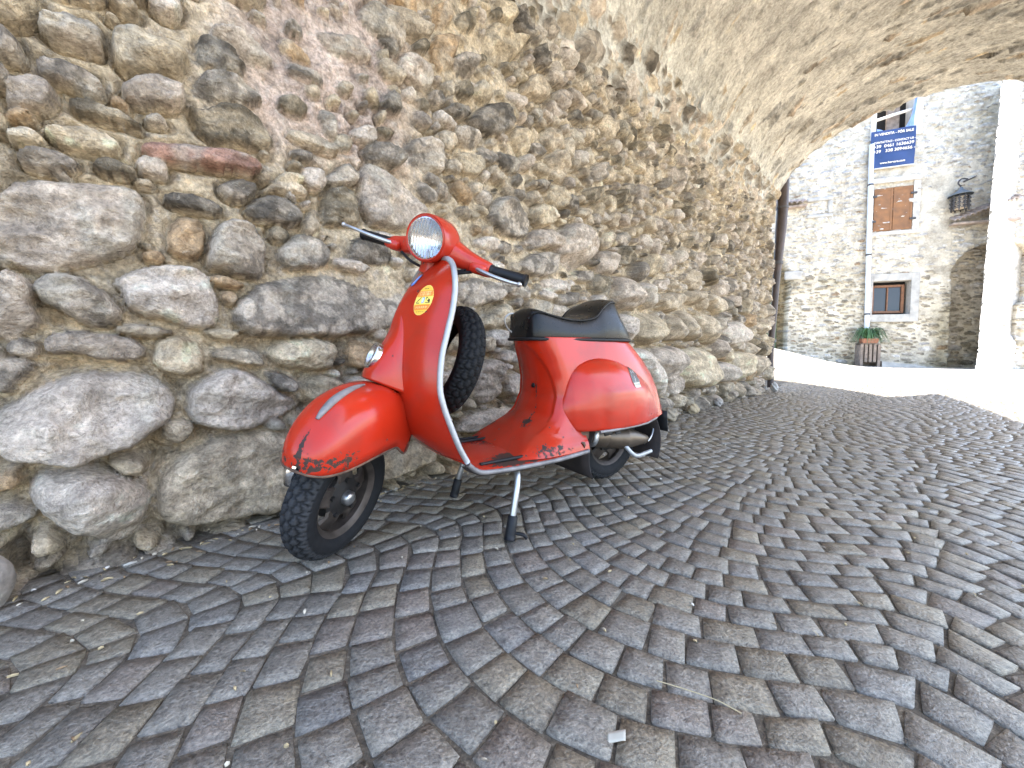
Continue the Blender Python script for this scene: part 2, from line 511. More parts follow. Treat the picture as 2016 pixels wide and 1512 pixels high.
STONES = [
('w',0.100,[(-0.027,0.401),(0.023,0.452),(0.068,0.490),(0.142,0.516),(0.222,0.519),(0.281,0.502),(0.327,0.442),(0.333,0.391),(0.309,0.350),(0.246,0.318),(0.179,0.297),(0.135,0.280),(0.094,0.293),(0.048,0.311),(0.019,0.323)]),
('w',0.120,[(0.036,0.233),(0.071,0.272),(0.136,0.276),(0.188,0.258),(0.234,0.220),(0.265,0.184),(0.260,0.094),(0.239,0.045),(0.191,0.037),(0.139,0.081),(0.091,0.136),(0.053,0.173)]),
('w',0.070,[(0.350,0.431),(0.374,0.474),(0.428,0.516),(0.493,0.514),(0.561,0.469),(0.674,0.391),(0.634,0.343),(0.559,0.327),(0.489,0.307),(0.412,0.332),(0.359,0.355)]),
('t',0.035,[(0.272,0.153),(0.318,0.238),(0.377,0.287),(0.452,0.306),(0.638,0.295),(0.737,0.186),(0.753,0.069),(0.602,0.018),(0.433,0.019),(0.303,0.062),(0.282,0.113)]),
('t',0.050,[(0.914,0.072),(0.967,0.185),(1.180,0.170),(1.233,0.079),(1.080,0.055),(0.966,0.039)]),
('t',0.050,[(0.735,0.282),(0.846,0.304),(0.936,0.211),(0.914,0.092),(0.824,0.053),(0.760,0.108)]),
('g',0.060,[(0.069,0.749),(0.097,0.781),(0.138,0.783),(0.199,0.739),(0.235,0.668),(0.196,0.632),(0.152,0.644),(0.119,0.674),(0.083,0.702)]),
('w',0.050,[(0.195,0.772),(0.258,0.807),(0.332,0.832),(0.412,0.821),(0.437,0.764),(0.439,0.656),(0.384,0.631),(0.317,0.665),(0.240,0.682),(0.222,0.742)]),
('g',0.060,[(0.464,0.688),(0.498,0.753),(0.583,0.819),(0.759,0.859),(1.035,0.886),(1.093,0.830),(1.057,0.680),(0.847,0.633),(0.609,0.620),(0.496,0.626)]),
('p',0.050,[(0.086,0.610),(0.125,0.630),(0.186,0.626),(0.268,0.607),(0.265,0.553),(0.203,0.552),(0.107,0.567),(0.087,0.579)]),
('t',0.045,[(0.205,0.640),(0.285,0.649),(0.344,0.625),(0.284,0.610),(0.224,0.617)]),
('c',0.060,[(0.280,0.579),(0.305,0.614),(0.383,0.613),(0.405,0.555),(0.392,0.502),(0.313,0.509),(0.287,0.529)]),
('c',0.060,[(0.564,0.577),(0.609,0.620),(0.755,0.622),(0.794,0.557),(0.754,0.503),(0.607,0.509)]),
('t',0.030,[(0.413,0.570),(0.484,0.590),(0.553,0.569),(0.559,0.523),(0.496,0.529),(0.419,0.550)]),
('c',0.050,[(0.671,0.452),(0.721,0.489),(0.791,0.473),(0.828,0.403),(0.754,0.372),(0.686,0.397)]),
('g',0.045,[(0.543,0.511),(0.609,0.500),(0.663,0.462),(0.655,0.427),(0.593,0.449)]),
('t',0.045,[(0.182,0.289),(0.245,0.291),(0.273,0.256),(0.253,0.217),(0.209,0.235)]),
('o',0.040,[(0.813,0.595),(0.891,0.625),(0.973,0.596),(0.951,0.514),(0.850,0.498)]),
('p',0.020,[(0.031,0.983),(0.109,1.013),(0.224,1.034),(0.278,1.022),(0.282,0.946),(0.264,0.873),(0.244,0.842),(0.172,0.817),(0.086,0.773),(0.025,0.794),(-0.028,0.876)]),
('p',0.050,[(0.028,0.780),(0.057,0.767),(0.079,0.727),(0.070,0.690),(0.088,0.642),(0.053,0.616),(0.022,0.592),(-0.017,0.683)]),
('g',0.030,[(-0.010,0.556),(0.027,0.568),(0.061,0.561),(0.068,0.542),(0.040,0.500),(0.016,0.466),(-0.012,0.486)]),
('g',0.070,[(0.412,0.879),(0.451,0.985),(0.529,0.995),(0.569,0.939),(0.575,0.826),(0.539,0.802),(0.447,0.825),(0.411,0.842)]),
('o',0.030,[(0.318,0.939),(0.358,0.976),(0.410,0.974),(0.414,0.884),(0.378,0.841),(0.322,0.854)]),
('d',0.045,[(0.505,1.040),(0.561,1.090),(0.619,1.102),(0.673,1.065),(0.680,1.024),(0.633,0.996),(0.531,0.999)]),
('d',0.035,[(0.310,1.028),(0.359,1.046),(0.454,1.029),(0.453,0.990),(0.369,0.993),(0.325,0.996)]),
('g',0.040,[(0.609,0.934),(0.680,0.999),(0.764,0.980),(0.781,0.928),(0.745,0.868),(0.631,0.852),(0.598,0.890)]),
('t',0.030,[(0.674,1.016),(0.716,1.096),(0.750,1.068),(0.723,0.991),(0.682,0.979)]),
('l',0.040,[(0.748,1.048),(0.758,1.167),(0.839,1.199),(0.886,1.137),(0.875,1.058),(0.782,1.038)]),
('d',0.030,[(0.838,0.938),(0.858,1.018),(0.980,1.022),(1.034,0.971),(1.000,0.914),(0.857,0.903)]),
('p',0.040,[(0.888,1.308),(1.022,1.312),(1.174,1.209),(1.186,1.147),(1.065,1.058),(0.885,1.079)]),
('g',0.035,[(1.046,1.401),(1.140,1.492),(1.241,1.512),(1.281,1.393),(1.214,1.340),(1.069,1.348)]),
('g',0.030,[(0.751,1.203),(0.842,1.295),(0.884,1.271),(0.879,1.212),(0.768,1.177)]),
('r',0.055,[(0.272,1.156),(0.329,1.188),(0.432,1.199),(0.521,1.199),(0.568,1.159),(0.533,1.141),(0.442,1.136),(0.327,1.113),(0.286,1.134)]),
('c',0.040,[(0.098,1.132),(0.140,1.160),(0.201,1.172),(0.237,1.140),(0.222,1.102),(0.163,1.094),(0.113,1.108)]),
('g',0.050,[(0.051,1.059),(0.078,1.077),(0.130,1.087),(0.159,1.066),(0.137,1.034),(0.088,1.019),(0.061,1.028)]),
('l',0.040,[(0.172,1.078),(0.208,1.097),(0.270,1.077),(0.264,1.055),(0.216,1.041),(0.180,1.055)]),
('c',0.060,[(0.222,1.418),(0.246,1.450),(0.305,1.464),(0.368,1.464),(0.390,1.433),(0.366,1.386),(0.292,1.343),(0.229,1.333)]),
('d',0.050,[(0.397,1.482),(0.415,1.528),(0.514,1.514),(0.526,1.451),(0.461,1.427),(0.407,1.438)]),
('p',0.050,[(0.237,1.314),(0.355,1.373),(0.377,1.338),(0.364,1.283),(0.290,1.265),(0.241,1.263)]),
('g',0.045,[(0.383,1.370),(0.437,1.440),(0.513,1.431),(0.581,1.406),(0.538,1.365),(0.388,1.330)]),
('l',0.035,[(0.365,1.308),(0.399,1.301),(0.473,1.355),(0.553,1.358),(0.606,1.298),(0.593,1.244),(0.496,1.226),(0.409,1.217)]),
('g',0.060,[(0.092,1.381),(0.108,1.414),(0.209,1.449),(0.211,1.362),(0.163,1.349),(0.114,1.347)]),
('g',0.040,[(0.080,1.307),(0.144,1.309),(0.195,1.297),(0.212,1.254),(0.185,1.235),(0.134,1.250),(0.086,1.257)]),
('p',0.050,[(0.042,1.221),(0.087,1.257),(0.118,1.246),(0.121,1.187),(0.077,1.162),(0.040,1.152)]),
('o',0.045,[(0.039,1.153),(0.069,1.172),(0.095,1.153),(0.083,1.134),(0.038,1.121)]),
('c',0.060,[(0.039,1.110),(0.084,1.131),(0.107,1.101),(0.102,1.083),(0.038,1.079)]),
('g',0.050,[(0.025,1.346),(0.063,1.335),(0.069,1.275),(0.043,1.267),(0.015,1.264)]),
('l',0.030,[(0.133,1.234),(0.202,1.239),(0.278,1.211),(0.278,1.191),(0.201,1.194),(0.140,1.194)]),
('t',0.030,[(0.548,1.086),(0.592,1.147),(0.701,1.161),(0.700,1.118),(0.621,1.114)]),
('c',0.030,[(0.600,1.166),(0.685,1.200),(0.692,1.159),(0.607,1.135)]),
('g',0.030,[(0.443,1.103),(0.535,1.138),(0.563,1.098),(0.493,1.047),(0.449,1.059)]),
('d',0.040,[(1.265,1.673),(1.406,1.744),(1.436,1.699),(1.362,1.642),(1.279,1.639)]),
('d',0.060,[(1.412,1.673),(1.488,1.762),(1.619,1.830),(1.673,1.777),(1.656,1.695),(1.537,1.619),(1.427,1.644)]),
('d',0.050,[(0.968,1.564),(1.021,1.636),(1.054,1.601),(1.065,1.556),(0.999,1.509)]),
('o',0.030,[(1.192,1.940),(1.337,2.019),(1.352,1.971),(1.310,1.850),(1.222,1.786)]),
('c',0.035,[(1.468,1.995),(1.530,2.192),(1.630,2.176),(1.775,2.228),(1.738,2.132),(1.631,2.016)]),
('o',0.030,[(1.205,2.073),(1.296,2.127),(1.310,2.026),(1.212,1.962)]),
('g',0.030,[(0.738,1.435),(0.763,1.455),(0.807,1.410),(0.797,1.343),(0.754,1.372)]),
('c',0.030,[(1.324,1.476),(1.411,1.529),(1.504,1.512),(1.489,1.423),(1.382,1.391)]),
('g',0.060,[(1.507,1.265),(1.623,1.382),(1.810,1.366),(1.852,1.267),(1.773,1.156),(1.573,1.169)]),
('t',0.050,[(1.732,1.945),(1.866,2.112),(1.972,2.067),(1.995,2.007),(1.809,1.927)]),
('g',0.060,[(2.188,2.469),(2.508,2.673),(2.514,2.486),(2.401,2.383),(2.192,2.325)]),
('d',0.050,[(1.844,2.221),(1.946,2.287),(1.970,2.162),(1.895,2.113)]),
('l',0.040,[(1.319,2.093),(1.449,2.214),(1.449,2.099),(1.347,2.032)]),
('d',0.035,[(0.953,1.809),(1.005,1.834),(1.060,1.788),(1.026,1.751)]),
('p',0.120,[(2.026,1.254),(2.217,1.368),(2.408,1.315),(2.440,1.192),(2.225,1.050),(2.040,1.040)]),
('g',0.080,[(1.801,1.091),(2.012,1.155),(2.060,1.046),(1.927,0.976),(1.717,0.991)]),
('p',0.060,[(1.832,1.222),(1.957,1.290),(2.095,1.216),(2.026,1.165),(1.813,1.136)]),
('p',0.090,[(2.625,1.071),(2.826,1.114),(3.004,0.910),(2.801,0.851),(2.631,0.909)]),
('w',0.090,[(2.952,1.074),(3.131,1.095),(3.241,0.908),(3.061,0.876)]),
('t',0.090,[(3.262,1.010),(3.686,1.071),(3.802,0.925),(3.451,0.868),(3.266,0.922)]),
('t',0.090,[(3.739,1.077),(4.075,1.133),(4.146,0.996),(3.855,0.951)]),
('t',0.090,[(4.139,1.092),(4.606,1.161),(4.772,0.979),(4.483,0.909)]),
('w',0.100,[(2.644,0.813),(2.826,0.841),(2.920,0.679),(2.800,0.596),(2.661,0.701)]),
('c',0.110,[(2.888,0.819),(3.244,0.879),(3.313,0.729),(3.131,0.593),(2.932,0.653)]),
('t',0.100,[(3.346,0.853),(3.685,0.873),(3.730,0.652),(3.358,0.635)]),
('t',0.100,[(3.694,0.895),(3.955,0.935),(4.148,0.755),(3.919,0.627),(3.706,0.697)]),
('t',0.100,[(4.026,0.930),(4.438,0.906),(4.533,0.611),(4.221,0.629)]),
('w',0.100,[(4.767,0.828),(5.354,0.910),(5.571,0.677),(5.035,0.557)]),
('w',0.120,[(2.781,0.567),(3.000,0.605),(3.254,0.444),(3.308,0.236),(3.179,0.226),(2.798,0.487)]),
('p',0.120,[(3.065,0.558),(3.651,0.621),(3.718,0.384),(3.447,0.225),(3.258,0.362)]),
('c',0.130,[(3.735,0.563),(4.237,0.610),(4.599,0.401),(4.403,0.193),(3.756,0.225),(3.680,0.422)]),
('w',0.100,[(4.608,0.400),(4.962,0.445),(5.067,0.214),(4.699,0.209)]),
('c',0.120,[(4.916,0.519),(5.541,0.554),(5.676,0.242),(5.116,0.183)]),
('t',0.100,[(5.735,0.491),(6.245,0.517),(6.407,0.205),(5.874,0.199)]),
('g',0.050,[(1.330,0.878),(1.434,0.938),(1.633,0.912),(1.616,0.832),(1.466,0.783),(1.345,0.798)]),
('c',0.060,[(1.462,0.696),(1.628,0.828),(1.694,0.799),(1.665,0.704),(1.543,0.679)]),
('t',0.050,[(1.420,0.627),(1.548,0.649),(1.573,0.572),(1.451,0.556)]),
('p',0.050,[(1.452,0.486),(1.583,0.547),(1.637,0.467),(1.603,0.310),(1.437,0.301)]),
('w',0.050,[(1.637,0.427),(1.768,0.461),(1.782,0.321),(1.645,0.328)]),
('w',0.070,[(1.323,0.184),(1.381,0.260),(1.628,0.283),(1.747,0.237),(1.628,0.177),(1.397,0.172)])]

# ------------------------------------------------------------------ old rubble wall and the vault it carries
TONES = {'w': (.66, .56, .46), 'p': (.58, .475, .375), 't': (.60, .48, .33), 'g': (.48, .405, .32), 'd': (.17, .145, .115),
         'o': (.56, .36, .18), 'c': (.68, .54, .35), 'r': (.33, .14, .10), 'l': (.30, .24, .15)}
SPRING = 2.37; VA = 1.35; VC = 1.0; U_END = 6.58
th_ = np.linspace(0, np.pi, 400)
vb = VA * (1 - np.cos(th_)); vz = SPRING + VC * np.sin(th_)
vs = SPRING + np.concatenate([[0], np.cumsum(np.hypot(np.diff(vb), np.diff(vz)))])
S_TOP = vs[-1]


def profile(s_):
    """arc length up the wall and over the vault -> (b, z, nb, nz); the normal looks into the passage"""
    s_ = np.asarray(s_, float)
    b = np.where(s_ <= SPRING, 0, np.interp(s_, vs, vb)); z = np.where(s_ <= SPRING, s_, np.interp(s_, vs, vz))
    t = np.interp(s_, vs, th_)
    tb = VA * np.sin(t); tz = VC * np.cos(t); l = np.hypot(tb, tz) + 1e-9
    nb = np.where(s_ <= SPRING, 1, tz / l); nz = np.where(s_ <= SPRING, 0, -tb / l)
    return b, z, nb, nz


def chaikin(p, k=2):
    p = np.asarray(p, float)
    for _ in range(k):
        q = np.roll(p, -1, 0)
        p = np.stack([.75 * p + .25 * q, .25 * p + .75 * q], 1).reshape(-1, 2)
    return p


def poly_sdf(P, poly):
    """signed distance (inside positive) of points P (n,2)"""
    a = poly; b = np.roll(poly, -1, 0)
    e = b - a; l2 = (e ** 2).sum(1) + 1e-12
    w = P[:, None, :] - a[None]
    t = np.clip((w * e).sum(2) / l2, 0, 1)
    d2 = ((w - t[..., None] * e) ** 2).sum(2).min(1)
    yi = a[:, 1]; yj = b[:, 1]
    c = (yi[None] > P[:, 1:2]) != (yj[None] > P[:, 1:2])
    xc = a[:, 0][None] + (P[:, 1:2] - yi[None]) / (yj - yi + 1e-12)[None] * (b[:, 0] - a[:, 0])[None]
    ins = ((c & (P[:, 0:1] < xc)).sum(1) % 2) == 1
    d = np.sqrt(d2)
    return np.where(ins, d, -d)


def rand_stone(rg, w, h_, rot=0., k=None):
    k = k or int(rg.integers(5, 8))
    a = np.sort(np.linspace(0, 2 * np.pi, k, endpoint=False) + rg.uniform(-.28, .28, k))
    r_ = rg.uniform(.84, 1.1, k)
    x = np.sign(np.cos(a)) * np.abs(np.cos(a)) ** .75 * r_ * w; y = np.sign(np.sin(a)) * np.abs(np.sin(a)) ** .75 * r_ * h_
    c, s_ = math.cos(rot), math.sin(rot)
    return np.stack([x * c - y * s_, x * s_ + y * c], 1)


def fill_stones(rg, x0, x1, y0, y1, occ_polys, sizes, cell=.012, toler=.06):
    """scatter ever smaller stones into what is still free; sizes: list of (tries, fn(x,y)->(w,h,rot) or None)"""
    nx = int((x1 - x0) / cell) + 1; ny = int((y1 - y0) / cell) + 1
    occ = np.zeros((nx, ny), bool)
    gx_ = x0 + (np.arange(nx) + .5) * cell; gy_ = y0 + (np.arange(ny) + .5) * cell
    def cells(poly, pad=0.):
        lo = poly.min(0) - pad; hi = poly.max(0) + pad
        i0, i1 = int((lo[0] - x0) / cell), int((hi[0] - x0) / cell) + 1
        j0, j1 = int((lo[1] - y0) / cell), int((hi[1] - y0) / cell) + 1
        i0, j0 = max(i0, 0), max(j0, 0); i1, j1 = min(i1, nx), min(j1, ny)
        if i1 <= i0 or j1 <= j0: return None
        X, Y = np.meshgrid(gx_[i0:i1], gy_[j0:j1], indexing='ij')
        m = poly_sdf(np.stack([X.ravel(), Y.ravel()], 1), poly).reshape(X.shape) > -pad
        return i0, i1, j0, j1, m
    for p in occ_polys:
        c = cells(chaikin(p, 1))
        if c: occ[c[0]:c[1], c[2]:c[3]] |= c[4]
    out = []
    for tries, fn in sizes:
        for _ in range(tries):
            x, y = rg.uniform(x0, x1), rg.uniform(y0, y1)
            i, j = int((x - x0) / cell), int((y - y0) / cell)
            if occ[min(i, nx - 1), min(j, ny - 1)]: continue
            q = fn(x, y, rg)
            if q is None: continue
            p = rand_stone(rg, *q) + (x, y)
            c = cells(p)
            if c is None or not c[4].any(): continue
            sub = occ[c[0]:c[1], c[2]:c[3]]
            if (sub & c[4]).sum() > toler * c[4].sum(): continue
            sub |= c[4]
            out.append(p)
    return out


def stone_field(X, Y, stones, rg, warp=.010, edge=.24, grain=1.0):
    """height and colour of a rubble face. X, Y: grid coordinates (rectilinear); stones: (tone, protrusion, polygon)"""
    n_, m_ = X.shape
    xs = X[:, 0]; ys = Y[0]
    Xw = X + (fbm(X * 14, Y * 14, 3, 3)) * warp * 2.2; Yw = Y + (fbm(X * 14 + 50, Y * 14, 5, 3)) * warp * 2.2
    H = np.full(X.shape, -9.0); Cc = np.zeros(X.shape + (3,)); near = np.full(X.shape, .2)
    for k, (tone, pr_, poly) in enumerate(stones):
        p = chaikin(poly, 1)
        lo = p.min(0) - .05; hi = p.max(0) + .05
        i0, i1 = np.searchsorted(xs, (lo[0], hi[0])); j0, j1 = np.searchsorted(ys, (lo[1], hi[1]))
        if i1 - i0 < 2 or j1 - j0 < 2: continue
        x = Xw[i0:i1, j0:j1]; y = Yw[i0:i1, j0:j1]
        d = poly_sdf(np.stack([x.ravel(), y.ravel()], 1), p).reshape(x.shape)
        near[i0:i1, j0:j1] = np.minimum(near[i0:i1, j0:j1], np.abs(np.minimum(d, 0)))
        ext = p.max(0) - p.min(0); rad = max(edge * (2.4 if pr_ > .088 else 1) * .5 * min(ext), .008)
        t = np.clip(d / rad, 0, 1)
        dome = np.clip(1 - (1 - t) ** 2.6, 0, 1) ** .42
        cx, cy = p.mean(0)
        tx, ty = rg.normal(0, .16, 2)
        sd_ = int(rg.integers(1, 9999))
        f1 = ridge(x * 5.5 / max(ext[0], .12) * .35, y * 5.5 / max(ext[0], .12) * .6, sd_, 3)
        rough = (f1 - .55) * min(.075, .30 * min(ext)) + fbm(x * 30, y * 45, sd_, 3) * .016
        # a couple of flat fracture facets
        a_ = rg.uniform(0, 2 * np.pi, 4); off = rg.uniform(.0, .5, 4)
        fac = np.zeros_like(x)
        for q in range(4):
            g = ((x - cx) * math.cos(a_[q]) / max(ext[0], .05) + (y - cy) * math.sin(a_[q]) / max(ext[1], .05)) * 2
            fac -= np.clip(g - off[q], 0, 1) * .5 * pr_
        h_ = -.045 + dome * (pr_ + .040) + dome * (fac + rough * grain + (tx * (x - cx) + ty * (y - cy)))
        h_ = np.where(d > 0, h_, -9)
        sub = H[i0:i1, j0:j1]
        w = h_ > sub
        sub[w] = h_[w]
        base = (np.array(TONES[tone]) * .74 + np.array((.60, .49, .365)) * .26 if isinstance(tone, str) else np.array(tone)) * rg.uniform(.88, 1.12)
        n1 = fbm(x * 16, y * 24, sd_ + 7, 5, .62); n2 = ridge(x * 14, y * 14, sd_ + 3, 5)
        c = base * (1 + 1.0 * n1[..., None])
        dark = smooth01((n2 - .60) * 9)[..., None] * (.70 if tone in ('g', 'd', 'l') else .38 if tone != 'w' else .12)
        c = c * (1 - dark * .75)
        pale = smooth01((fbm(x * 11 + 9, y * 7, sd_ + 21, 4) - .10) * 8)[..., None]
        c = c * (1 - .5 * pale) + np.array((.52, .46, .36)) * .5 * pale
        Cc[i0:i1, j0:j1][w] = c[w]
    return H, Cc, near


STONES_ALL = []
srng = np.random.default_rng(23)
for tone, pr_, poly in STONES:
    poly = np.array(poly)
    STONES_ALL.append((tone, pr_ * (1.35 if poly[:, 0].mean() > 2.4 else .85), poly))


def wall_size(x, y, rg):
    if .42 < x < .95 and y > 1.28 and rg.random() < .8: return None          # bare mortar under the vault
    rot = rg.normal(0, .14)
    if y < 1.3 and x > 2.4:
        w = rg.uniform(.09, .17); return w, w * rg.uniform(.6, .95), rot
    if y > 1.25 and x > 1.1:
        w = rg.uniform(.035, .10); return w, w * rg.uniform(.5, 1.0), rg.normal(0, .5)
    w = rg.uniform(.05, .13); return w, w * rg.uniform(.35, .7), rot


def small_size(x, y, rg):
    if .42 < x < .95 and y > 1.28 and rg.random() < .75: return None
    w = rg.uniform(.018, .05); return w, w * rg.uniform(.5, .95), rg.normal(0, .4)


fill = fill_stones(srng, -1.6, U_END + .1, -.05, SPRING + .35, [s_[2] for s_ in STONES_ALL],
                   [(2500, wall_size), (4000, wall_size), (12000, small_size)], toler=.10)
tl_ = list("ttgpcwwtgol")
for p in fill:
    sz = (p.max(0) - p.min(0)).min()
    u_, v_ = p.mean(0)
    tone = tl_[int(srng.integers(len(tl_)))]
    if u_ > 1.6 and v_ > 1.0: tone = "ttgpcgtwldtp"[int(srng.integers(12))]
    pr_ = min(.11, .30 * sz + .012) * srng.uniform(.6, 1.35)
    if v_ < 1.3 and u_ > 2.2: pr_ *= 1.3
    STONES_ALL.append((tone, pr_, p))
# slabs set on edge in the vault, most of them buried in the lime render
VSTONES = []
for _ in range(900):
    u_ = srng.uniform(.2, U_END); s0 = srng.uniform(SPRING + .12, S_TOP - .2)
    w = srng.uniform(.012, .045); l = srng.uniform(.05, .20)
    dens = .40 + .60 * smooth01((u_ - 4.0) / 1.6)
    if srng.random() > dens: continue
    VSTONES.append(((.42, .405, .37) if srng.random() < .6 else "gtcpg"[int(srng.integers(5))], srng.uniform(-.004, .028), rand_stone(srng, w * (1.4 if u_ > 6 else 1), l, srng.normal(0.15, .2)) + (u_, s0)))


def surface(us, ss, vault):
    X, Y = np.meshgrid(us, ss, indexing='ij')
    st = [q for q in STONES_ALL] + VSTONES
    rg = np.random.default_rng(5)
    H, Cc, near = stone_field(X, Y, st, rg)
    up_ = smooth01((Y - (SPRING - .25)) / .4)
    # mortar: lumpy, washed out low on the wall and near the boulders, smooth lime render on the vault
    deep = .09 * smooth01((1.15 - Y) / .8) * smooth01((near - .0) / .03) * (1 - up_)
    lump = fbm(X * 7, Y * 7, 31, 4) * .045 + fbm(X * 34, Y * 34, 37, 4) * .030 + ridge(X * 60, Y * 60, 41, 2) * .006
    lumpv = fbm(X * 3, Y * 2, 51, 4) * .04 + fbm(X * 14, Y * 14, 53, 4) * .016 + fbm(X * 60, Y * 60, 57, 2) * .008
    crev = .034 * np.exp(-(near / .012) ** 2) * smooth01((fbm(X * 3, Y * 3, 45, 2) + .12) * 5)
    lump = lump * (.30 + .70 * smooth01(near / .05))
    M = (-.018 - deep - crev + lump) * (1 - up_) + (.004 + lumpv) * up_
    crack = smooth01((ridge(X * 4.5, Y * 1.6, 61, 3) - .84) * 14) * up_ * smooth01((fbm(X * 2, Y * 2, 67, 2) + .05) * 9)
    M = M - crack * .03
    k1 = fbm(X * 10, Y * 10, 71, 5)[..., None]; k2 = smooth01((fbm(X * 45, Y * 45, 73, 3) - .05) * 7)[..., None]
    mc = np.array((.62, .495, .335)) * (1 + 1.0 * k1); mc = mc * (1 - k2 * .35)
    pink = (smooth01((X - .35) / .25) * smooth01((1.25 - X) / .3) * smooth01((Y - 1.15) / .25))[..., None]
    mc = mc * (1 - pink) + pink * np.array((.60, .465, .375)) * (1 + 1.0 * k1) * (1 - k2 * .35)
    vc = np.array((.57, .54, .475)) * (1 + .9 * fbm(X * 6, Y * 4, 81, 5)[..., None]) * (1 - .3 * k2)
    mc = mc * (1 - up_[..., None]) + vc * up_[..., None]
    peb = smooth01((fbm(X * 70, Y * 70, 91, 2) - .16) * 10)[..., None] * (1 - .6 * up_[..., None])
    mc = mc * (1 - .55 * peb) + np.array((.55, .48, .40)) * .55 * peb
    use = M > H
    Hh = np.where(use, M, H); Cc = np.where(use[..., None], mc, Cc)
    # soil splash along the foot
    soil = smooth01((.13 - Y) / .14) * smooth01((near + .01) * 40) * .8
    Cc = Cc * (1 - soil[..., None]) + np.array((.17, .125, .075)) * soil[..., None]
    b, z, nb, nz = profile(Y)
    b = b + Hh * nb; z = z + Hh * nz
    # the wall bellies a little
    b = b + .03 * fbm(X * .8, Y * .8, 99, 2) * (1 - smooth01((Y - 2.0) / .6))
    P = WA + X[..., None] * WD + b[..., None] * WN + z[..., None] * UP
    return P, np.clip(Cc, .02, .74)


M_wall = stone_mat("rubble_stone", rough=.88, fine=80, bstr=1.0, bdist=.012, contrast=.45, veins=.32)
u1 = np.concatenate([np.linspace(-1.5, -.12, 46, endpoint=False), np.linspace(-.12, 2.0, 380, endpoint=False),
                     np.linspace(2.0, 4.0, 230, endpoint=False), np.linspace(4.0, U_END, 180)])
s1 = np.linspace(-.10, SPRING + .02, 350)
P, Cw = surface(u1, s1, False)
# far end: the corner returns
endc = [P[-1] + WD * .015 - WN * k for k in (.05, .5)]
P = np.concatenate([P, np.array(endc)]); Cw = np.concatenate([Cw, Cw[-1:], Cw[-1:]])
wall = mesh("stone_wall", P.reshape(-1, 3), gridf(P.shape[0], P.shape[1], flip=True), M_wall, cols=Cw.reshape(-1, 3))
tag(wall, "long rubble wall of boulders and lime mortar behind the red scooter", "stone wall")

M_vault = stone_mat("vault_render", rough=.92, fine=55, bstr=1.0, bdist=.012, contrast=.34, lime=.35, veins=.25)
u2 = np.concatenate([np.linspace(.25, 1.0, 30, endpoint=False), np.linspace(1.0, U_END, 310)])
s2 = np.concatenate([np.linspace(SPRING - .04, SPRING + 2.6, 120, endpoint=False), np.linspace(SPRING + 2.6, S_TOP - .95, 20)])
P, Cv = surface(u2, s2, True)
P[-1] = P[-1] + WD * (fbm(np.linspace(0, 30, len(s2)), np.zeros(len(s2)), 4, 3) * .16)[:, None]
# rear of the arch ring: up the face of the building
P = np.concatenate([P, P[-1:] + WD * .03 + UP * .10, P[-1:] + UP * 1.4]); Cv = np.concatenate([Cv, Cv[-1:], Cv[-1:]])
nv_, nm_ = P.shape[:2]
vv = P.reshape(-1, 3); vf = gridf(nv_, nm_, flip=True); vc_ = Cv.reshape(-1, 3)
# unseen slab and overhang above the passage, added and shaped to cast shadow
mb = MB()
def slab(u0, u1_, b0, b1, z0, z1):
    q = [WA + WD * u + WN * b + UP * z for u in (u0, u1_) for b in (b0, b1) for z in (z0, z1)]
    mb.add(q, [(0, 1, 3, 2), (4, 6, 7, 5), (0, 4, 5, 1), (2, 3, 7, 6), (0, 2, 6, 4), (1, 5, 7, 3)])
slab(.45, U_END - .05, -.7, 3.95, 3.62, 3.95)
SHADE_OUTLINE = [(.3, -1.2), (11.2, -1.2), (10.8, 1.6), (10.3, 2.5), (9.77, 3.12), (9.3, 3.49), (9.0, 3.78), (8.53, 4.05), (8.93, 4.26), (9.5, 4.48), (8.72, 4.66), (7.78, 4.80), (7.1, 4.9), (.3, 5.0)]  # outline worked back from the edge of the sunlit ground
ev = [WA + WD * u + WN * b + UP * z for z in (5.6, 5.72) for u, b in SHADE_OUTLINE]; ne = len(SHADE_OUTLINE)
mb.add(ev[:ne] + ev[ne:], [tuple(range(ne))[::-1], tuple(range(ne, 2 * ne))] + [(i, (i + 1) % ne, ne + (i + 1) % ne, ne + i) for i in range(ne)])
hv = np.concatenate(mb.v); nb0 = len(vv)
vf = [tuple(q) for q in vf] + [tuple(i + nb0 for i in q) for q in mb.f]
vault = mesh("stone_vault", np.concatenate([vv, hv]), vf, M_vault, cols=np.concatenate([vc_, np.tile((.36, .31, .23), (len(hv), 1))]))
tag(vault, "low barrel vault of rough plastered stone spanning the passage", "vault")

# ------------------------------------------------------------------ the house across the square
M_facade = stone_mat("pale_rubble", rough=.9, fine=26, bstr=.5, bdist=.012, contrast=.25)
M_wood = simple("shutter_wood", (.22, .10, .036), .6, var=.22, scale=7, bumpk=.2)
M_wood2 = simple("weathered_wood", (.21, .165, .135), .8, var=.3, scale=12, bumpk=.3)
M_frame = simple("window_wood", (.20, .095, .05), .6, var=.2, scale=15)
M_cement = simple("cement_render", (.40, .39, .37), .9, var=.18, scale=7, bumpk=.4, bdist=.006)
M_zinc = simple("zinc_pipe", (.60, .65, .72), .45, metal=.0, var=.12, scale=5)
M_iron = simple("dark_iron", (.075, .072, .075), .6, metal=.3, var=.2, scale=20)
M_dark = simple("dark_room", (.012, .011, .012), .9, var=.1)
M_tile = simple("old_roof_tile", (.34, .275, .235), .9, var=.35, scale=9, bumpk=.4)
M_green = simple("faded_green_paint", (.13, .17, .09), .8, var=.3, scale=8)
M_glass, n, b_ = nt("window_glass")
b_.inputs['Base Color'].default_value = (.035, .036, .04, 1); b_.inputs['Roughness'].default_value = .12
M_white = simple("white_plaster_trim", (.62, .60, .57), .8, var=.1, scale=8)


